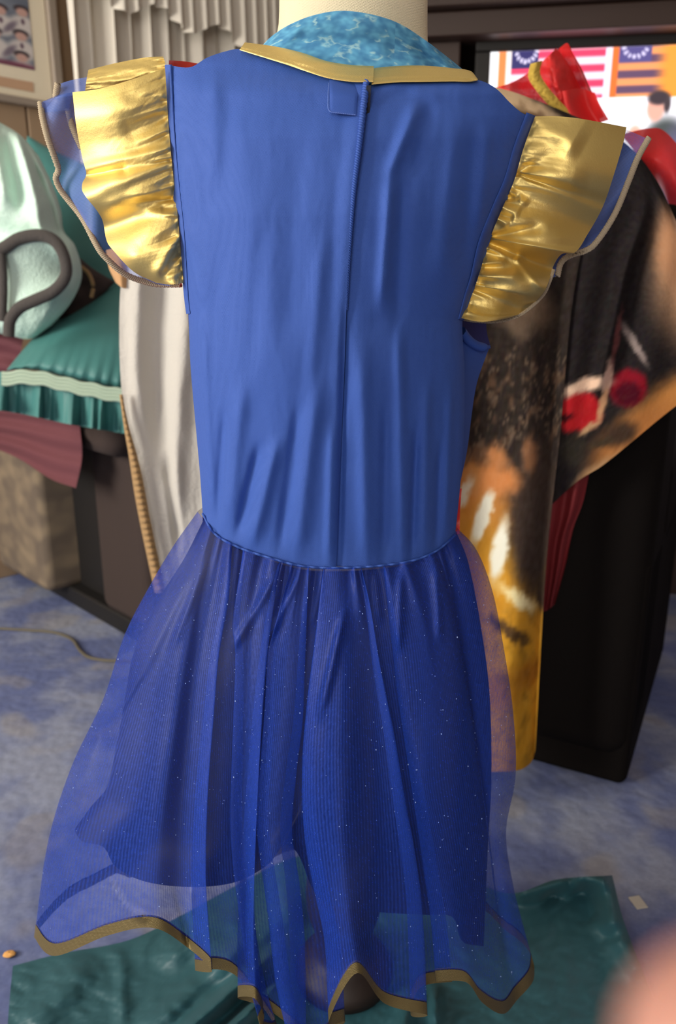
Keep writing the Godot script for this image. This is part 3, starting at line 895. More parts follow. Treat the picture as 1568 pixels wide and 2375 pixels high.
	var rc := thing("recliner", "large dark brown recliner seen from behind on the right", "armchair", c0, -ang)
	var bx := func(called: String, x0: float, x1: float, y0: float, y1: float, z0: float, z1: float, r: float, m: Material) -> void:
		var q := Build.new()
		rbox(q, Vector3(x1 - x0, y1 - y0, z1 - z0), r, Transform3D(Basis(), Vector3((x0 + x1) / 2, (y0 + y1) / 2, (z0 + z1) / 2)), 4)
		obj(called, q.mesh(), m, rc)
	bx.call("base", -0.80, 0.0, 0.0, 0.48, -0.70, -0.02, 0.02, M.recliner)
	bx.call("backrest", -0.80, 0.0, 0.06, 1.09, -0.26, 0.0, 0.05, M.recliner)
	bx.call("armrest", -0.17, 0.0, 0.40, 0.64, -0.70, -0.22, 0.05, M.recliner)
	bx.call("armrest", -0.80, -0.63, 0.40, 0.64, -0.70, -0.22, 0.05, M.recliner)
	bx.call("seat_cushion", -0.63, -0.17, 0.44, 0.55, -0.69, -0.26, 0.05, M.recliner)

	var pt1 := thing("throw", "plush throw with a printed fur and flame picture hung over the recliner back", "throw", at(1200, 900, 1.25))
	var print1 := [
		[1010, 210, 200, 40, 0, 190, 165, 130, 0.5], [1140, 215, 170, 22, 8, 196, 168, 132, 0.4], [1250, 250, 60, 12, 12, 110, 84, 60, 0.5], [1215, 690, 60, 44, 60, 96, 78, 62, 0.6], [1180, 740, 40, 30, 40, 92, 76, 62, 0.6],
		[1090, 1180, 90, 90, 0, 188, 120, 66, 0.7], [1110, 1130, 40, 34, 0, 200, 130, 74, 0.6], [1080, 1500, 200, 300, 0, 212, 150, 44, 0.4], [1180, 1640, 130, 200, 0, 205, 148, 40, 0.4],
		[1232, 1200, 62, 190, 0, 58, 46, 40, 0.35], [1262, 1390, 26, 50, -12, 62, 48, 38, 0.4], [1170, 1460, 52, 16, 32, 86, 62, 36, 0.45],
		[1112, 1200, 15, 70, 16, 240, 240, 222, 0.35], [1138, 1060, 22, 30, 0, 186, 122, 74, 0.6], [1212, 1045, 16, 40, 0, 140, 96, 66, 0.6], [1087, 1107, 20, 30, 0, 186, 128, 70, 0.6], [1150, 1110, 40, 30, 0, 205, 130, 74, 0.6], [1150, 1275, 18, 70, 9, 244, 246, 230, 0.35], [1072, 1150, 10, 40, 24, 220, 216, 196, 0.5], [1190, 1385, 46, 16, 34, 250, 236, 180, 0.6],
		[1215, 1570, 40, 30, 0, 168, 108, 30, 0.7], [1150, 1600, 40, 40, 0, 180, 120, 34, 0.7]]
	b = Build.new()
	patch(b, [1000, 190, 1150, 203, 1250, 235, 1350, 276], [1000, 190, 1000, 1795], [1350, 276, 1385, 420, 1345, 600, 1322, 750, 1300, 1000, 1268, 1300, 1242, 1740], [1000, 1795, 1150, 1790, 1205, 1786, 1232, 1768, 1242, 1740], 70, 170, func(u: float, v: float):
		var w := 0.02 * (0.3 + v) * sin(u * 9.0 + 1.5 + n1.get_noise_2d(u * 40, v * 60)) + 0.02 * smoothstep(0.9, 1.0, u)
		return lerpf(1.285, 1.235, v) + 0.05 * exp(-v * 30.0) - w, true, Vector2(2, 8), func(u: float, v: float):
		var x := lerpf(1000, lerpf(1340, 1245, v), u)
		var y := lerpf(205, 1790, v)
		x += 7.0 * n1.get_noise_2d(u * 420, v * 2200)
		y += 16.0 * n1.get_noise_2d(u * 420 + 77, v * 1300)
		var c := rgb(38, 31, 28)
		var fur := n2.get_noise_2d(x * 1.5 + y * 0.55, y * 0.6 - x * 0.2)
		c = c.lerp(rgb(104, 76, 56), 0.7 * smoothstep(0.05, 0.6, fur) * smoothstep(760, 900, y))
		var hair := 1.0 - smoothstep(0.0, 0.09, absf(n1.get_noise_2d(x * 1.3 - y * 0.45, y * 0.5 + x * 0.2)))
		c = c.lerp(rgb(104, 86, 70), 0.75 * hair * smoothstep(740, 820, y) * (1.0 - smoothstep(1180, 1260, y)))
		c = blob(c, x, y, print1)
		c = c.darkened(0.3 * maxf(0.0, n2.get_noise_2d(x * 1.6, y * 0.9)) * smoothstep(1350, 1480, y))
		return c.lightened(0.05 * (1 + n1.get_noise_2d(u * 900, v * 3000))).srgb_to_linear())
	part("printed_front", b, M.print, pt1)
	var print2 := [
		[1500, 420, 90, 26, 48, 205, 196, 182, 0.35], [1600, 640, 110, 150, 0, 196, 150, 112, 0.55], [1520, 590, 50, 80, -20, 190, 138, 100, 0.6], [1560, 520, 30, 40, 0, 220, 180, 150, 0.7],
		[1600, 960, 190, 90, -32, 196, 130, 66, 0.35], [1480, 1020, 110, 50, -34, 176, 112, 58, 0.5], [1440, 1010, 40, 26, -20, 60, 44, 34, 0.5], [1400, 1090, 60, 16, -38, 170, 130, 90, 0.6],
		[1450, 908, 44, 42, 0, 122, 16, 30, 0.2], [1450, 922, 30, 26, 0, 64, 10, 22, 0.35], [1347, 966, 50, 44, 0, 180, 28, 34, 0.15], [1356, 908, 54, 15, -13, 232, 196, 168, 0.45], [1320, 975, 18, 8, 0, 50, 16, 20, 0.4],
		[1402, 890, 8, 40, 4, 214, 180, 160, 0.4], [1396, 950, 7, 40, 8, 200, 150, 110, 0.5], [1372, 1002, 26, 6, -38, 190, 150, 110, 0.5], [1452, 812, 9, 56, -38, 136, 122, 118, 0.45], [1412, 800, 5, 60, 3, 110, 62, 62, 0.5], [1340, 1050, 30, 34, 0, 44, 40, 34, 0.5], [1400, 1030, 30, 9, -20, 60, 48, 36, 0.5]]
	b = Build.new()
	patch(b, [1335, 285, 1420, 312, 1480, 360, 1530, 430, 1572, 520, 1640, 640], [1335, 285, 1370, 420, 1325, 600, 1300, 800, 1280, 1000, 1272, 1178], [1640, 640, 1660, 780, 1650, 890], [1272, 1178, 1340, 1116, 1400, 1078, 1570, 940, 1650, 890], 80, 110, func(u: float, v: float):
		return 1.275 - 0.05 * u + 0.03 * exp(-v * 14.0) - creases(u * 100, v * 100, [[34, 20, 26, 75, 4, 0.02], [42, 10, 36, 75, 6, -0.01], [14, 10, 8, 90, 8, 0.01], [60, 20, 55, 90, 12, 0.012]]), true, Vector2(2, 5), func(u: float, v: float):
		var x := lerpf(1330, 1640, u) - 45 * v * (1 - u)
		var y := lerpf(285 + 330 * u, 1175 - 285 * u, v)
		x += 4.0 * n1.get_noise_2d(u * 700, v * 1500)
		y += 6.0 * n1.get_noise_2d(u * 600 + 77, v * 1100)
		var c := blob(rgb(30, 26, 27), x, y, print2)
		return c.lightened(0.04 * (1 + n1.get_noise_2d(u * 900, v * 3000))).srgb_to_linear())
	part("printed_side", b, M.print, pt1)
	b = Build.new()      # the other end hangs with its pale underside out
	patch(b, [285, 596, 380, 588, 490, 596], [285, 596, 277, 720, 280, 880, 300, 1050, 325, 1200, 360, 1372], [490, 596, 492, 1000, 492, 1372], [360, 1372, 420, 1380, 492, 1372], 60, 90, func(u: float, v: float):
		return 1.42 - creases(u * 100, v * 100, [[45, 0, 38, 60, 13, -0.022], [78, 5, 48, 78, 11, 0.018], [20, 0, 18, 50, 10, 0.012], [44, 60, 50, 85, 6, -0.02]]) - 0.003 * n1.get_noise_2d(u * 160, v * 200), true, Vector2(2, 6))
	part("pale_reverse", b, M.reverse, pt1)
	b = Build.new()      # the stretch between, hanging against the recliner
	patch(b, [470, 597, 620, 470, 800, 300, 1010, 192], [470, 597, 478, 1000, 480, 1372], [1010, 192, 1012, 1000, 1012, 1780], [480, 1372, 700, 1480, 900, 1680, 1012, 1780], 50, 70, func(u: float, v: float):
		return lerpf(1.435, lerpf(1.29, 1.24, v), smoothstep(0, 1, u)) - 0.012 * sin(u * 22.0 + v * 2.0), true, Vector2(2, 6), func(_u, _v): return rgb(42, 35, 31).srgb_to_linear())
	part("printed_middle", b, M.print, pt1)
	b = Build.new()
	var le := Line.new([280, 915, 290, 990, 302, 1060, 314, 1140, 330, 1225, 362, 1375])
	sheet(b, 8, 200, func(u: float, v: float):
		var q := le.at(v)
		var w := lerpf(8, 26, smoothstep(0.0, 0.5, v))
		return at(q.x - 3 + u * w, q.y, 1.405 - 0.010 * sin(PI * u) - 0.0035 * sin(v * 200.0) * sin(PI * u)), true)
	part("stitched_edge", b, M.stitch, pt1)
	b = Build.new()
	patch(b, [246, 580, 275, 575, 300, 590], [246, 580, 252, 620, 268, 655], [300, 590, 305, 630, 300, 668], [268, 655, 285, 668, 300, 668], 16, 16, func(u: float, v: float): return 1.43 - 0.02 * sin(PI * u), true)
	part("turned_corner", b, mat(rgb(190, 150, 108), 1.0), pt1)

	var rd := thing("costume", "crumpled sheer red costume with a gold sequin band on the recliner back", "costume", at(1300, 240, 1.42))
	b = Build.new()
	patch(b, [1140, 206, 1190, 190, 1240, 158, 1290, 112], [1140, 206, 1200, 250, 1260, 290], [1290, 112, 1320, 150, 1345, 200, 1395, 285], [1260, 290, 1330, 300, 1395, 285], 40, 40, func(u: float, v: float):
		return 1.43 - 0.03 * sin(u * 9.0 + v * 4.0) - 0.02 * sin(PI * v) - 0.012 * n1.get_noise_2d(u * 200, v * 200), true)
	patch(b, [1265, 140, 1300, 110, 1316, 100, 1326, 118], [1265, 140, 1290, 220, 1300, 280], [1326, 118, 1350, 160, 1372, 210, 1402, 270], [1300, 280, 1360, 290, 1402, 270], 30, 30, func(u: float, v: float):
		return 1.46 - 0.03 * sin(u * 8.0 + 1.0) - 0.01 * n1.get_noise_2d(u * 200 + 90, v * 200), true)
	patch(b, [1290, 215, 1340, 205, 1380, 215], [1290, 215, 1300, 260, 1330, 290], [1380, 215, 1390, 240, 1412, 278], [1330, 290, 1370, 290, 1412, 278], 24, 20, func(u: float, v: float):
		return 1.40 - 0.02 * sin(u * 7.0) - 0.02 * v, true)
	part("sheer_ruffle", b, M.red_organza, rd)
	b = Build.new()
	patch(b, [1440, 312, 1500, 298, 1535, 300, 1580, 345, 1640, 420], [1440, 312, 1470, 350, 1490, 400], [1640, 420, 1650, 520, 1650, 640], [1490, 400, 1530, 430, 1580, 540, 1650, 640], 40, 30, func(u: float, v: float):
		return 1.44 - 0.05 * sin(PI * v) - 0.015 * sin(u * 11.0 + v * 5.0), true)
	part("sheer_sleeve", b, M.red_organza, rd)
	b = Build.new()
	var sb := Line.new([1243, 145, 1238, 175, 1255, 205, 1280, 235, 1312, 268])
	sheet(b, 8, 60, func(u: float, v: float):
		var q := sb.at(v)
		return at(q.x - 13 + u * 28, q.y + 3 - u * 8, 1.372 - 0.006 * sin(PI * u) - 0.003 * n1.get_noise_2d(u * 300, v * 700)), true)
	part("sequin_band", b, M.sequin, rd)
	b = Build.new()
	patch(b, [1240, 1180, 1300, 1140, 1368, 1090], [1240, 1180, 1245, 1300, 1250, 1420], [1368, 1090, 1352, 1165, 1330, 1225, 1312, 1310, 1288, 1400], [1250, 1420, 1270, 1415, 1288, 1400], 20, 40, func(u: float, v: float): return 1.285 + 0.01 * sin(u * 14.0 + v * 2.0), true)
	part("hanging_tail", b, M.red_cloth, rd)

	# ----- cloth on the floor -----
	var fc := thing("cloth", "large teal satin cloth spread and rumpled on the carpet under the dress", "cloth", on_floor(780, 2200))
	b = Build.new()
	var ft := Line.new([30, 2240, 140, 2212, 300, 2180, 430, 2118, 540, 2058, 700, 1985, 900, 2000, 1100, 2050, 1190, 2072, 1290, 2040, 1420, 2030])
	var fl := Line.new([30, 2240, 22, 2320, 10, 2500])
	var fq := Line.new([1420, 2030, 1445, 2130, 1490, 2250, 1560, 2420, 1600, 2500])
	var fb := Line.new([10, 2500, 800, 2520, 1600, 2500])
	sheet(b, 150, 90, func(u: float, v: float):
		var q := coons(ft, fb, fl, fq, u, v)
		var h := 0.004 + 0.006 * absf(n1.get_noise_2d(q.x * 0.5, q.y * 0.5)) * smoothstep(0, 0.06, v)
		h += maxf(-0.002, creases(q.x, q.y, [[650, 2200, 400, 2420, 22, 0.05], [560, 2200, 330, 2400, 34, 0.022], [700, 2090, 500, 2250, 40, 0.03], [560, 2120, 380, 2230, 30, 0.016], [200, 2230, 60, 2400, 40, 0.012], [660, 2270, 480, 2440, 18, 0.045], [600, 2330, 500, 2420, 14, 0.018], [950, 2290, 930, 2420, 22, 0.02], [1010, 2290, 1010, 2420, 14, 0.022], [280, 2215, 285, 2420, 14, 0.006],
			[1190, 2075, 1330, 2035, 26, 0.045], [1330, 2035, 1415, 2032, 24, 0.06], [1405, 2040, 1430, 2160, 34, 0.05], [1430, 2160, 1490, 2260, 30, 0.03], [1270, 2075, 1300, 2110, 16, -0.03], [1340, 2070, 1370, 2130, 16, -0.03]]))
		return on_floor(q.x, q.y, maxf(h, 0.002)), true, Vector2(6, 4))
	part("satin", b, M.teal_floor, fc)

	# ----- cord -----
	b = Build.new()
	var cl := Line.new([-40, 1456, 0, 1458, 70, 1462, 130, 1468, 168, 1484, 185, 1508, 205, 1524, 240, 1531, 300, 1534, 420, 1540])
	var cpts := []
	for i in 81:
		var q := cl.at(i / 80.0)
		cpts.append(on_floor(q.x, q.y, 0.0045))
	tube(b, cpts, func(_t): return 0.0042, 8)
	var cord := obj("power_cord", back(b.mesh(), cpts[40]), M.cord, self, Transform3D(Basis(), cpts[40]))
	tag(cord, "thin grey-green electric cord winding across the blue carpet", "cord")

func dress_form() -> void:
	var ax := 0.80
	var base := Vector3(0.0, 0, -ax)
	var df := thing("dress_form", "cream cloth dress form on a dark turned wooden stand", "mannequin", base)
	var nk := [at(660, -40, ax), at(965, -40, ax)]
	var cx: float = (nk[0].x + nk[1].x) / 2
	# rows: height, centre x, half width, half depth, depth shift
	var rows := [[0.60, 0.0, 0.105, 0.070, 0.0], [0.70, 0.0, 0.108, 0.060, 0.0], [0.80, 0.004, 0.110, 0.070, 0.0], [0.95, 0.008, 0.106, 0.070, 0.0], [1.06, cx, 0.114, 0.068, 0.005], [1.11, cx, 0.116, 0.058, 0.012], [1.145, cx, 0.095, 0.050, 0.016],
		[1.165, cx + 0.001, 0.072, 0.050, 0.014], [1.19, cx + 0.003, 0.0685, 0.050, 0.010], [1.25, cx + 0.003, 0.066, 0.050, 0.005], [1.29, cx + 0.003, 0.064, 0.048, 0.0]]
	var b := Build.new()
	sheet(b, 48, 60, func(u: float, v: float):
		var h := lerpf(0.60, 1.29, v)
		var i := 0
		while i < rows.size() - 2 and rows[i + 1][0] < h:
			i += 1
		var k: float = smoothstep(rows[i][0], rows[i + 1][0], h) * 0.4 + 0.6 * (h - rows[i][0]) / (rows[i + 1][0] - rows[i][0])
		var c: float = lerpf(rows[i][1], rows[i + 1][1], k)
		var w: float = lerpf(rows[i][2], rows[i + 1][2], k)
		var d: float = lerpf(rows[i][3], rows[i + 1][3], k)
		var sh: float = lerpf(rows[i][4], rows[i + 1][4], k)
		return Vector3(c + w * cos(u * TAU), h, -ax - sh - d * sin(u * TAU)), true, Vector2(4, 6), null, true)
	for cap in [[0.60, rows[0], true], [1.29, rows[10], false]]:
		var rr: Array = cap[1]
		sheet(b, 48, 4, func(u: float, v: float): return Vector3(rr[1] + rr[2] * v * cos(u * TAU), cap[0], -ax - rr[4] - rr[3] * v * sin(u * TAU)), not cap[2], Vector2.ONE, null, true)
	part("torso", b, M.cream, df)
	b = Build.new()
	var prof := Line.new([0.001, 0.0, 0.068, 0.0, 0.070, 0.012, 0.058, 0.03, 0.044, 0.042, 0.040, 0.07, 0.052, 0.12, 0.050, 0.17, 0.034, 0.22, 0.020, 0.25, 0.018, 0.30, 0.018, 0.60])
	var foot := on_floor(797, 2262)
	sheet(b, 40, 70, func(u: float, v: float):
		var q := prof.at(v)
		return Vector3(lerpf(foot.x, 0.0, smoothstep(0.2, 0.6, q.y)) + q.x * cos(u * TAU), q.y + 0.006, lerpf(foot.z, -ax, smoothstep(0.2, 0.6, q.y)) - q.x * sin(u * TAU)), true, Vector2(1, 1), null, true)
	part("stand", b, M.stand, df)

	# tie-dyed cloth round the neck of the form
	var tc := thing("scarf", "light blue tie-dyed cloth wrapped round the neck of the dress form", "cloth", at(840, 110, 0.76))
	b = Build.new()
	var arc := Line.new([602, 112, 630, 84, 670, 58, 725, 36, 790, 25, 860, 33, 925, 54, 985, 92, 1030, 126, 1085, 170])
	var under := Line.new([585, 150, 700, 178, 860, 205, 1000, 205, 1110, 196])
	sheet(b, 70, 30, func(u: float, v: float):
		var s := u * 2 - 1
		var q := arc.at(u).lerp(under.at(u), v)
		var top := lerpf(0.738, 0.80, s * s)
		var d := lerpf(top, body_depth(q.x, q.y) + 0.006, smoothstep(0, 1, v))
		return at(q.x, q.y, d - creases(q.x, q.y, [[985, 92, 1055, 165, 9, 0.006], [960, 110, 1030, 170, 8, -0.005], [700, 60, 640, 120, 14, 0.003], [800, 60, 900, 120, 20, 0.003]])), true, Vector2(1.6, 0.7))
	sheet(b, 70, 12, func(u: float, v: float):      # turned over the rim and down the front
		var s := u * 2 - 1
		var q := arc.at(u)
		var top := lerpf(0.738, 0.80, s * s)
		var p := at(q.x, q.y, top)
		return p + Vector3(0, -0.07 * v * v + 0.003 * sin(PI * v), -v * (0.14 * (1 - s * s))), false, Vector2(1.6, 0.6))
	part("cloth", b, M.dye, tc)

func dress() -> void:
	var d := thing("dress", "child's royal blue costume dress with gold ruffled sleeves and glittery tulle skirt", "dress", Vector3(0, 0.25, -0.78))
	var b := Build.new()
	# --- bodice ---
	var placket := Line.new([849, 192, 842, 250, 832, 340, 820, 440, 811, 560, 804, 700, 799, 850, 792, 1010, 786, 1150, 780, 1315])
	var lt := Line.new([385, 150, 440, 156, 480, 134, 520, 120, 556, 114, 640, 140, 760, 178, 849, 192])
	var wl := Line.new([470, 1190, 498, 1236, 555, 1268, 620, 1290, 700, 1311, 780, 1315])
	sheet(b, 110, 170, func(u: float, v: float):
		var q := coons(lt, wl, Lx, placket, u, v)
		var p := body_at(q.x, q.y)
		return p + Vector3(0, 0, 0.0035 * smoothstep(0.90, 0.985, u) * (1 - 0.85 * smoothstep(0.3, 0.7, v))), true, Vector2(8, 14))
	part("back_panel", b, M.blue, d)
	b = Build.new()
	var pr := Line.new([826, 196, 818, 340, 806, 440, 796, 560, 788, 700, 782, 850, 776, 1010, 770, 1150, 766, 1315])
	var rt := Line.new([826, 196, 960, 190, 1060, 188, 1110, 186, 1150, 205, 1185, 240, 1215, 264, 1241, 268])
	var wr := Line.new([766, 1315, 860, 1312, 950, 1300, 1010, 1277, 1056, 1240])
	sheet(b, 90, 170, func(u: float, v: float):
		var q := coons(rt, wr, pr, Rx, u, v)
		var p := body_at(q.x, q.y)
		return p - Vector3(0, 0, 0.0035 * (1.0 - smoothstep(0.05, 0.16, u)) * (1 - 0.6 * v)), true, Vector2(8, 14))
	part("back_panel", b, M.blue, d)
	b = Build.new()      # the front of the bodice, out of sight but for the shoulder and the armhole
	sheet(b, 60, 60, func(u: float, v: float):
		var y := lerpf(140, 1240, v)
		var l := lerpf(Lx.x_at(y), 392, 1.0 - smoothstep(150, 260, y))
		var r := Rx.x_at(y) - 40.0 * (1.0 - smoothstep(140, 500, y)) - 6.0
		var s := u * 2 - 1
		var drop := 80.0 * pow(1.0 - s * s, 2.0) * (1.0 - v)
		var yy := y + drop + maxf(0.0, s) * 170.0 * (1.0 - smoothstep(0, 0.3, v))
		return at(lerpf(l, r, u), yy, 0.784 + lerpf(0.095, 0.10, v) * sqrt(maxf(0.0, 1 - s * s))), false, Vector2(6, 8))
	part("front_panel", b, M.red_satin, d).set_meta("label", "red satin front of the bodice")
	b = Build.new()
	patch(b, [1056, 752, 1078, 780, 1106, 797, 1138, 801], [1056, 752, 1064, 900, 1060, 1060, 1046, 1240], [1138, 801, 1128, 824, 1104, 898, 1083, 1047, 1066, 1132, 1057, 1240], [1046, 1240, 1057, 1240], 20, 60, func(u: float, v: float): return 0.780 + 0.05 * u * (1 - 0.5 * v) - 0.008 * sin(PI * u), true, Vector2(2, 6))
	part("side_panel", b, M.blue, d)
	b = Build.new()
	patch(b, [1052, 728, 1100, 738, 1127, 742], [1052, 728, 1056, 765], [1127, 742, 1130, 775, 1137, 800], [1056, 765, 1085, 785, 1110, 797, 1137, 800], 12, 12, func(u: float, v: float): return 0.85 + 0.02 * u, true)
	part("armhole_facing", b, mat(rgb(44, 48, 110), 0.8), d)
	b = Build.new()      # rolled edge under the right arm
	var arm := Line.new([1070, 768, 1088, 790, 1112, 804, 1136, 806])
	var ap := []
	for i in 25:
		var q := arm.at(i / 24.0)
		ap.append(at(q.x, q.y, 0.776 + 0.045 * i / 24.0))
	tube(b, ap, func(t): return 0.0048 * (1.0 - 0.75 * smoothstep(0.8, 1.0, t)), 8)
	part("armhole_binding", b, M.blue_binding, d)
	for side in [0, 1]:
		b = Build.new()
		var line := Line.new([386, 150, 392, 300, 402, 420, 415, 540, 426, 640, 432, 700, 436, 728]) if side == 0 else Line.new([1241, 268, 1212, 345, 1190, 420, 1160, 490, 1132, 560, 1108, 640, 1088, 690, 1072, 742])
		sheet(b, 8, 90, func(u: float, v: float):
			var q := line.at(v)
			var t := (line.at(v + 0.01) - line.at(v - 0.01)).normalized()
			var inward := Vector2(t.y, -t.x) if side == 0 else Vector2(-t.y, t.x)
			var w: float = (17.0 + (8.0 if side == 1 else 0.0)) * (1.0 - 0.45 * smoothstep(0.6, 1.0, v))
			var p := q + inward * (u * w - 4)
			return at(p.x, p.y, body_depth(p.x, p.y) - 0.0012 - 0.0032 * pow(sin(PI * u), 0.5) - 0.0003 * sin(v * 160.0) * u), side == 0, Vector2(1, 10))
		part("armhole_binding", b, M.blue_binding, d)
	# placket overlock seam, the closure patch and its stitches
	b = Build.new()
	var sp := []
	for i in 61:
		var q := placket.at(i / 60.0 * 0.47)
		sp.append(body_at(q.x, q.y) + Vector3(0.0004, 0, 0.0046 - 0.003 * i / 60.0))
	whip(b, sp, 0.0017, 46, 0.75)
	part("overlock_seam", b, M.blue_binding, d)
	b = Build.new()
	patch(b, [764, 184, 832, 196], [764, 184, 766, 262], [832, 196, 826, 268], [766, 262, 826, 268], 16, 16, func(u: float, v: float):
		var x := lerpf(764, 830, u)
		var y := lerpf(188, 265, v)
		return body_depth(x, y) - creases(x, y, BODY_FOLDS) - 0.0052 - 0.0015 * pow(maxf(0, 16 * u * (1 - u) * v * (1 - v)), 0.3), true)
	part("closure_patch", b, M.blue_binding, d)
	b = Build.new()
	var stl := Line.new([763, 196, 761, 230, 764, 260, 790, 266, 826, 270])
	for i in 30:
		var q0 := stl.at(i / 30.0)
		var q1 := stl.at((i + 0.6) / 30.0)
		tube(b, [body_at(q0.x, q0.y) + Vector3(0, 0, 0.0046), body_at((q0.x + q1.x) / 2, (q0.y + q1.y) / 2) + Vector3(0, 0, 0.0056), body_at(q1.x, q1.y) + Vector3(0, 0, 0.0046)], func(_t): return 0.0004, 5)
	part("stitching", b, mat(rgb(110, 140, 215), 0.8), d)
	b = Build.new()
	patch(b, [850, 198, 861, 198], [850, 198, 846, 264], [861, 198, 857, 264], [846, 264, 857, 264], 4, 10, func(u: float, v: float): return body_depth(855, 230) - 0.0035, true)
	part("fastener_strip", b, mat(rgb(38, 40, 52), 0.95), d)
	# neckline trim
	for side in [0, 1]:
		var hi := Line.new([568, 98, 640, 108, 700, 122, 760, 142, 820, 151, 867, 153]) if side == 0 else Line.new([864, 158, 920, 153, 980, 152, 1050, 158, 1092, 165, 1108, 183])
		var lo := Line.new([555, 116, 640, 142, 700, 162, 760, 181, 820, 190, 866, 190]) if side == 0 else Line.new([862, 196, 920, 191, 980, 190, 1050, 189, 1090, 190, 1108, 187])
		b = Build.new()
		var lift := 0.009 if side == 0 else 0.005
		for face in 2:
			sheet(b, 70, 12, func(u: float, v: float):
				var q := hi.at(u).lerp(lo.at(u), v)
				var e := pow(maxf(0.0, 4 * v * (1 - v)), 0.35)
				var stitch := 0.0009 * exp(-pow((v - 0.78) / 0.06, 2.0)) * (1.0 + 0.5 * sin(u * 190.0))
				var dd := body_depth(q.x, q.y) - lift
				return at(q.x, q.y, dd - 0.0022 * e + stitch if face == 0 else dd + 0.0016 * e), face == 0, Vector2(6, 1))
		part("neck_trim", b, M.gold_trim, d)
	# red ribbon end at the waist
	b = Build.new()
	patch(b, [1058, 1134, 1071, 1133], [1058, 1134, 1054, 1190, 1046, 1244], [1071, 1133, 1067, 1190, 1066, 1238], [1046, 1244, 1066, 1238], 6, 20, func(u: float, v: float): return 0.785 - 0.004 * sin(v * 7.0), true)
	part("waist_ribbon", b, mat(rgb(222, 52, 40), 0.4), d).set_meta("label", "orange-red ribbon end at the waist")
	# waist seam
	b = Build.new()
	var ws := []
	for i in 91:
		var q := waist.at(i / 90.0)
		ws.append(at(q.x, q.y + 2, body_depth(q.x, q.y) - 0.003 - 0.002 * sin(i * 1.7)))
	tube(b, ws, func(_t): return 0.0013, 6)
	part("waist_seam", b, M.blue_binding, d)

	# --- skirt ---
	b = Build.new()
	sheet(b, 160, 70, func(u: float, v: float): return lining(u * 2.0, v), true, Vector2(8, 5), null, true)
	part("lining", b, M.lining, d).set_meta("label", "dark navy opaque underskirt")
	b = Build.new()
	sheet(b, 800, 110, func(u: float, v: float): return tulle(u * 2.0, v), true, Vector2(27, 9), null, true)
	var sk := part("tulle_skirt", b, M.tulle, d)
	sk.set_meta("label", "sheer glittery blue tulle overskirt")
	b = Build.new()
	for face in 2:
		sheet(b, 800, 4, func(u: float, v: float):
			var t: float = u * 2.0
			var q := lerpf(0.976, 1.003, v)
			var p := tulle(t, minf(q, 1.0))
			if q > 1.0:
				p += (tulle(t, 1.0) - tulle(t, 0.99)) * (q - 1.0) / 0.01
			var o := Vector3(0, 0, 0.0012 if (t <= 1.0) == (face == 0) else -0.0012)
			return p + o, true, Vector2(60, 1), null, true)
	part("hem_ribbon", b, M.hem, sk).set_meta("label", "narrow gold ribbon along the wavy hem")
	var mm := MultiMesh.new()
	mm.transform_format = MultiMesh.TRANSFORM_3D
	var fleck := SphereMesh.new()
	fleck.radius = 0.00045
	fleck.height = 0.0007
	fleck.radial_segments = 6
	fleck.rings = 3
	mm.mesh = fleck
	mm.instance_count = 800
	for i in 800:
		var t := rng.randf()
		var v := rng.randf_range(0.04, 0.96)
		var p := tulle(t, v) + Vector3(0, 0, 0.0009) - d.position
		var s := rng.randf_range(0.5, 1.0) * (1.6 if rng.randf() < 0.12 else 1.0)
		mm.set_instance_transform(i, Transform3D(Basis.from_euler(Vector3(rng.randf() * 3, rng.randf() * 3, 0)).scaled(Vector3(s, s * 1.5, s)), p))
	var gl := MultiMeshInstance3D.new()
	gl.name = "glitter"
	gl.multimesh = mm
	gl.material_override = M.glitter
	gl.set_meta("kind", "stuff")
	sk.add_child(gl, true)

	# --- sleeves ---
	var seam_l := Line.new([383, 158, 386, 205, 391, 290, 401, 400, 412, 500, 421, 600, 426, 656])
	var free_l := Line.new([168, 214, 178, 300, 192, 370, 200, 405, 191, 425, 192, 445, 235, 505, 248, 560, 262, 580, 310, 630, 362, 656])
	var top_l := Line.new([383, 158, 300, 186, 230, 206, 168, 214])
	var low_l := Line.new([426, 656, 395, 660, 362, 656])
	var waves_l := [[0.08, 0.16, 0.020, 0.0], [0.42, 0.10, 0.022, 0.06], [0.60, 0.06, -0.018, 0.05], [0.75, 0.12, 0.016, 0.10], [0.28, 0.07, -0.006, 0.1]]
	var fl := ruffle("left", d, seam_l, free_l, top_l, low_l, waves_l, 0.0, true)
	b = Build.new()      # the tier behind, going over the shoulder
	patch(b, [205, 162, 270, 146, 340, 133, 378, 131], [205, 162, 200, 190, 196, 225], [378, 131, 384, 150, 386, 200], [196, 225, 300, 225, 386, 200], 40, 20, func(u: float, v: float):
		return 0.80 - 0.012 * sin(PI * v) - 0.004 * n1.get_noise_2d(v * 200, u * 60) - 0.003 * sin(v * 30.0) * smoothstep(0.75, 1.0, u), true, Vector2(3, 2))
	part("rear_tier", b, M.gold, fl)
	b = Build.new()
	patch(b, [96, 237, 130, 225, 170, 214, 240, 205], [96, 237, 112, 320, 132, 380, 130, 405, 142, 440, 190, 505, 232, 582, 290, 636, 362, 659], [240, 205, 270, 300, 280, 420, 330, 560, 420, 640], [362, 659, 400, 662, 420, 640], 40, 90, func(u: float, v: float):
		return 0.806 - 0.010 * sin(u * 5.0 + v * 12.0) + 0.01 * (1 - u), true, Vector2(9, 20))
	patch(b, [134, 196, 165, 186, 206, 178], [134, 196, 129, 228], [206, 178, 200, 215], [129, 228, 165, 222, 200, 215], 16, 10, func(u: float, v: float): return 0.822 - 0.01 * v, true, Vector2(4, 2))
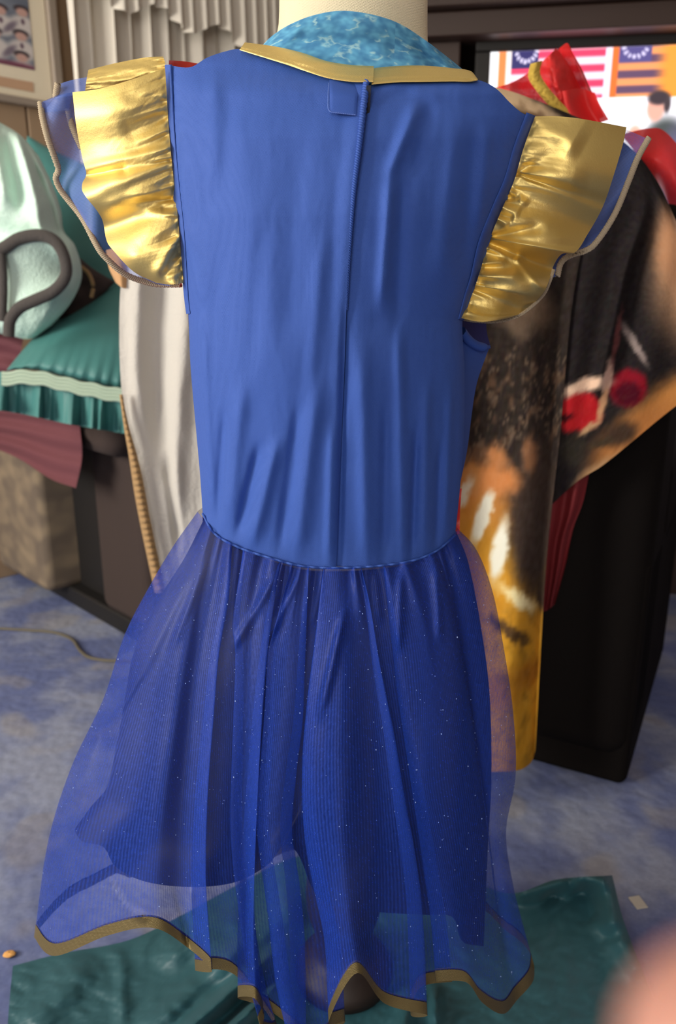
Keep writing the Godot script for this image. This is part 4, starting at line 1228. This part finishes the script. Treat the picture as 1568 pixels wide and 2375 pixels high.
	patch(b, [96, 237, 130, 222, 168, 214], [96, 237, 100, 262], [168, 214, 160, 256], [100, 262, 130, 258, 160, 256], 16, 8, func(u: float, v: float): return 0.812 - 0.008 * (1 - v), true, Vector2(4, 2))
	part("sheer_frill", b, M.organza, fl)
	b = Build.new()
	for path in [[94, 238, 98, 270, 112, 325, 132, 380, 136, 396, 129, 410, 132, 424, 144, 446, 190, 505, 232, 582, 262, 614, 290, 636, 330, 652, 362, 659, 420, 660], [134, 195, 131, 210, 129, 228], [158, 254, 166, 290, 190, 345]]:
		var ln := Line.new(path)
		var pts := []
		var n: int = 60 if path.size() > 8 else 12
		for i in n + 1:
			var q := ln.at(float(i) / n)
			pts.append(at(q.x, q.y, 0.812 - 0.010 * sin(float(i) / n * 12.0) if path.size() > 8 else 0.815))
		whip(b, pts, 0.0017, 0.9 * ln.c[ln.c.size() - 1] / 8.0)
	part("corded_edge", b, M.thread, fl)

	var seam_r := Line.new([1241, 270, 1214, 345, 1192, 420, 1162, 490, 1134, 560, 1110, 640, 1092, 690, 1070, 738])
	var free_r := Line.new([1453, 295, 1446, 330, 1424, 405, 1398, 480, 1362, 545, 1334, 585, 1302, 590, 1280, 625, 1274, 650, 1258, 682, 1216, 722, 1186, 736])
	var top_r := Line.new([1241, 268, 1290, 268, 1345, 274, 1453, 295])
	var low_r := Line.new([1070, 738, 1110, 746, 1145, 744, 1186, 736])
	var waves_r := [[0.20, 0.14, 0.024, 0.0], [0.38, 0.07, -0.012, 0.08], [0.50, 0.10, 0.020, 0.10], [0.66, 0.055, -0.020, 0.04], [0.78, 0.07, 0.020, 0.02], [0.90, 0.05, -0.014, 0.0]]
	var fr := ruffle("right", d, seam_r, free_r, top_r, low_r, waves_r, 500.0, false)
	b = Build.new()
	patch(b, [1400, 290, 1450, 300, 1503, 322], [1400, 290, 1380, 420, 1300, 560, 1230, 640], [1503, 322, 1456, 425, 1424, 500, 1378, 568, 1335, 588, 1302, 606, 1292, 640], [1230, 640, 1260, 650, 1292, 640], 30, 70, func(u: float, v: float):
		return 0.812 - 0.006 * sin(u * 5.0 + v * 10.0), true, Vector2(8, 16))
	part("sheer_frill", b, M.organza, fr)
	b = Build.new()
	for path in [[1505, 320, 1480, 365, 1456, 425, 1424, 500, 1378, 568, 1352, 584, 1335, 588, 1312, 598, 1300, 612, 1293, 640], [1284, 625, 1276, 650, 1260, 684, 1216, 724, 1186, 738, 1145, 746, 1100, 744, 1075, 740]]:
		var ln := Line.new(path)
		var pts := []
		for i in 61:
			var q := ln.at(i / 60.0)
			pts.append(at(q.x, q.y, 0.806))
		var thin: bool = path[0] < 1300
		if thin:
			pts.clear()
			for i in 61:
				var q := ln.at(i / 60.0)
				pts.append(at(q.x, q.y, 0.785))
		whip(b, pts, 0.0010 if thin else 0.0017, (1.2 if thin else 0.9) * ln.c[ln.c.size() - 1] / 8.0)
	part("corded_edge", b, M.thread, fr)

func ruffle(_which: String, d: Node3D, seam: Line, free: Line, top: Line, low: Line, waves: Array, k: float, left: bool) -> MeshInstance3D:
	var b := Build.new()
	sheet(b, 110, 240, func(u: float, v: float): return ruffle_at(top, low, seam, free, u, v, waves, k, 0.0), not left if false else left == false, Vector2(4, 8))
	return part("gold_ruffle", b, M.gold, d)

func small_things() -> void:
	var c := on_floor(22, 2213, 0.004)
	var b := Build.new()
	sheet(b, 14, 10, func(u: float, v: float):
		var a: float = u * TAU
		var e: float = v * PI
		var r := 0.0075 * (1 + 0.35 * n1.get_noise_2d(cos(a) * 60 + 9, e * 40))
		return c + Vector3(r * sin(e) * cos(a) * 1.2, r * 0.5 * cos(e), r * sin(e) * sin(a) * 0.8), false, Vector2.ONE, null, true)
	var cr := obj("crumb", back(b.mesh(), c), M.crumb, self, Transform3D(Basis(), c))
	tag(cr, "small orange crumb on the carpet beside the teal cloth", "crumb")
	var s := on_floor(1480, 2093, 0.0015)
	b = Build.new()
	rbox(b, Vector3(0.020, 0.002, 0.026), 0.0009, Transform3D(Basis(Vector3.UP, 0.2), s), 2)
	var pp := obj("paper_scrap", back(b.mesh(), s), M.paper, self, Transform3D(Basis(), s))
	tag(pp, "tiny pale paper scrap on the dark carpet at the right", "paper")
	# the fingertip of the person holding the camera, close to the lens
	var tip := Vector3(0, H, 0) + ray(1528, 2300) * 0.052
	var fg := thing("finger", "blurred fingertip of the photographer at the lower right corner", "person", tip)
	b = Build.new()
	var path := []
	var cr2 := cam_basis()
	for i in 41:
		var t := i / 40.0
		path.append(tip + cr2 * Vector3(0.045 * t, -0.040 * t - 0.012 * t * t, 0.012 * t * t))
	tube(b, path, func(t):
		var tipr := sqrt(maxf(0.0, 1.0 - pow(1.0 - minf(t / 0.13, 1.0), 2.0)))
		return 0.0001 + 0.0082 * tipr * (1.0 + 0.06 * exp(-pow((t - 0.42) / 0.08, 2.0)) + 0.1 * t), 20, Vector3(0.2, 1, 0.3))
	part("finger_skin", b, M.skin, fg)

func cam_basis() -> Basis:
	return Basis(Vector3.RIGHT, deg_to_rad(-PITCH))
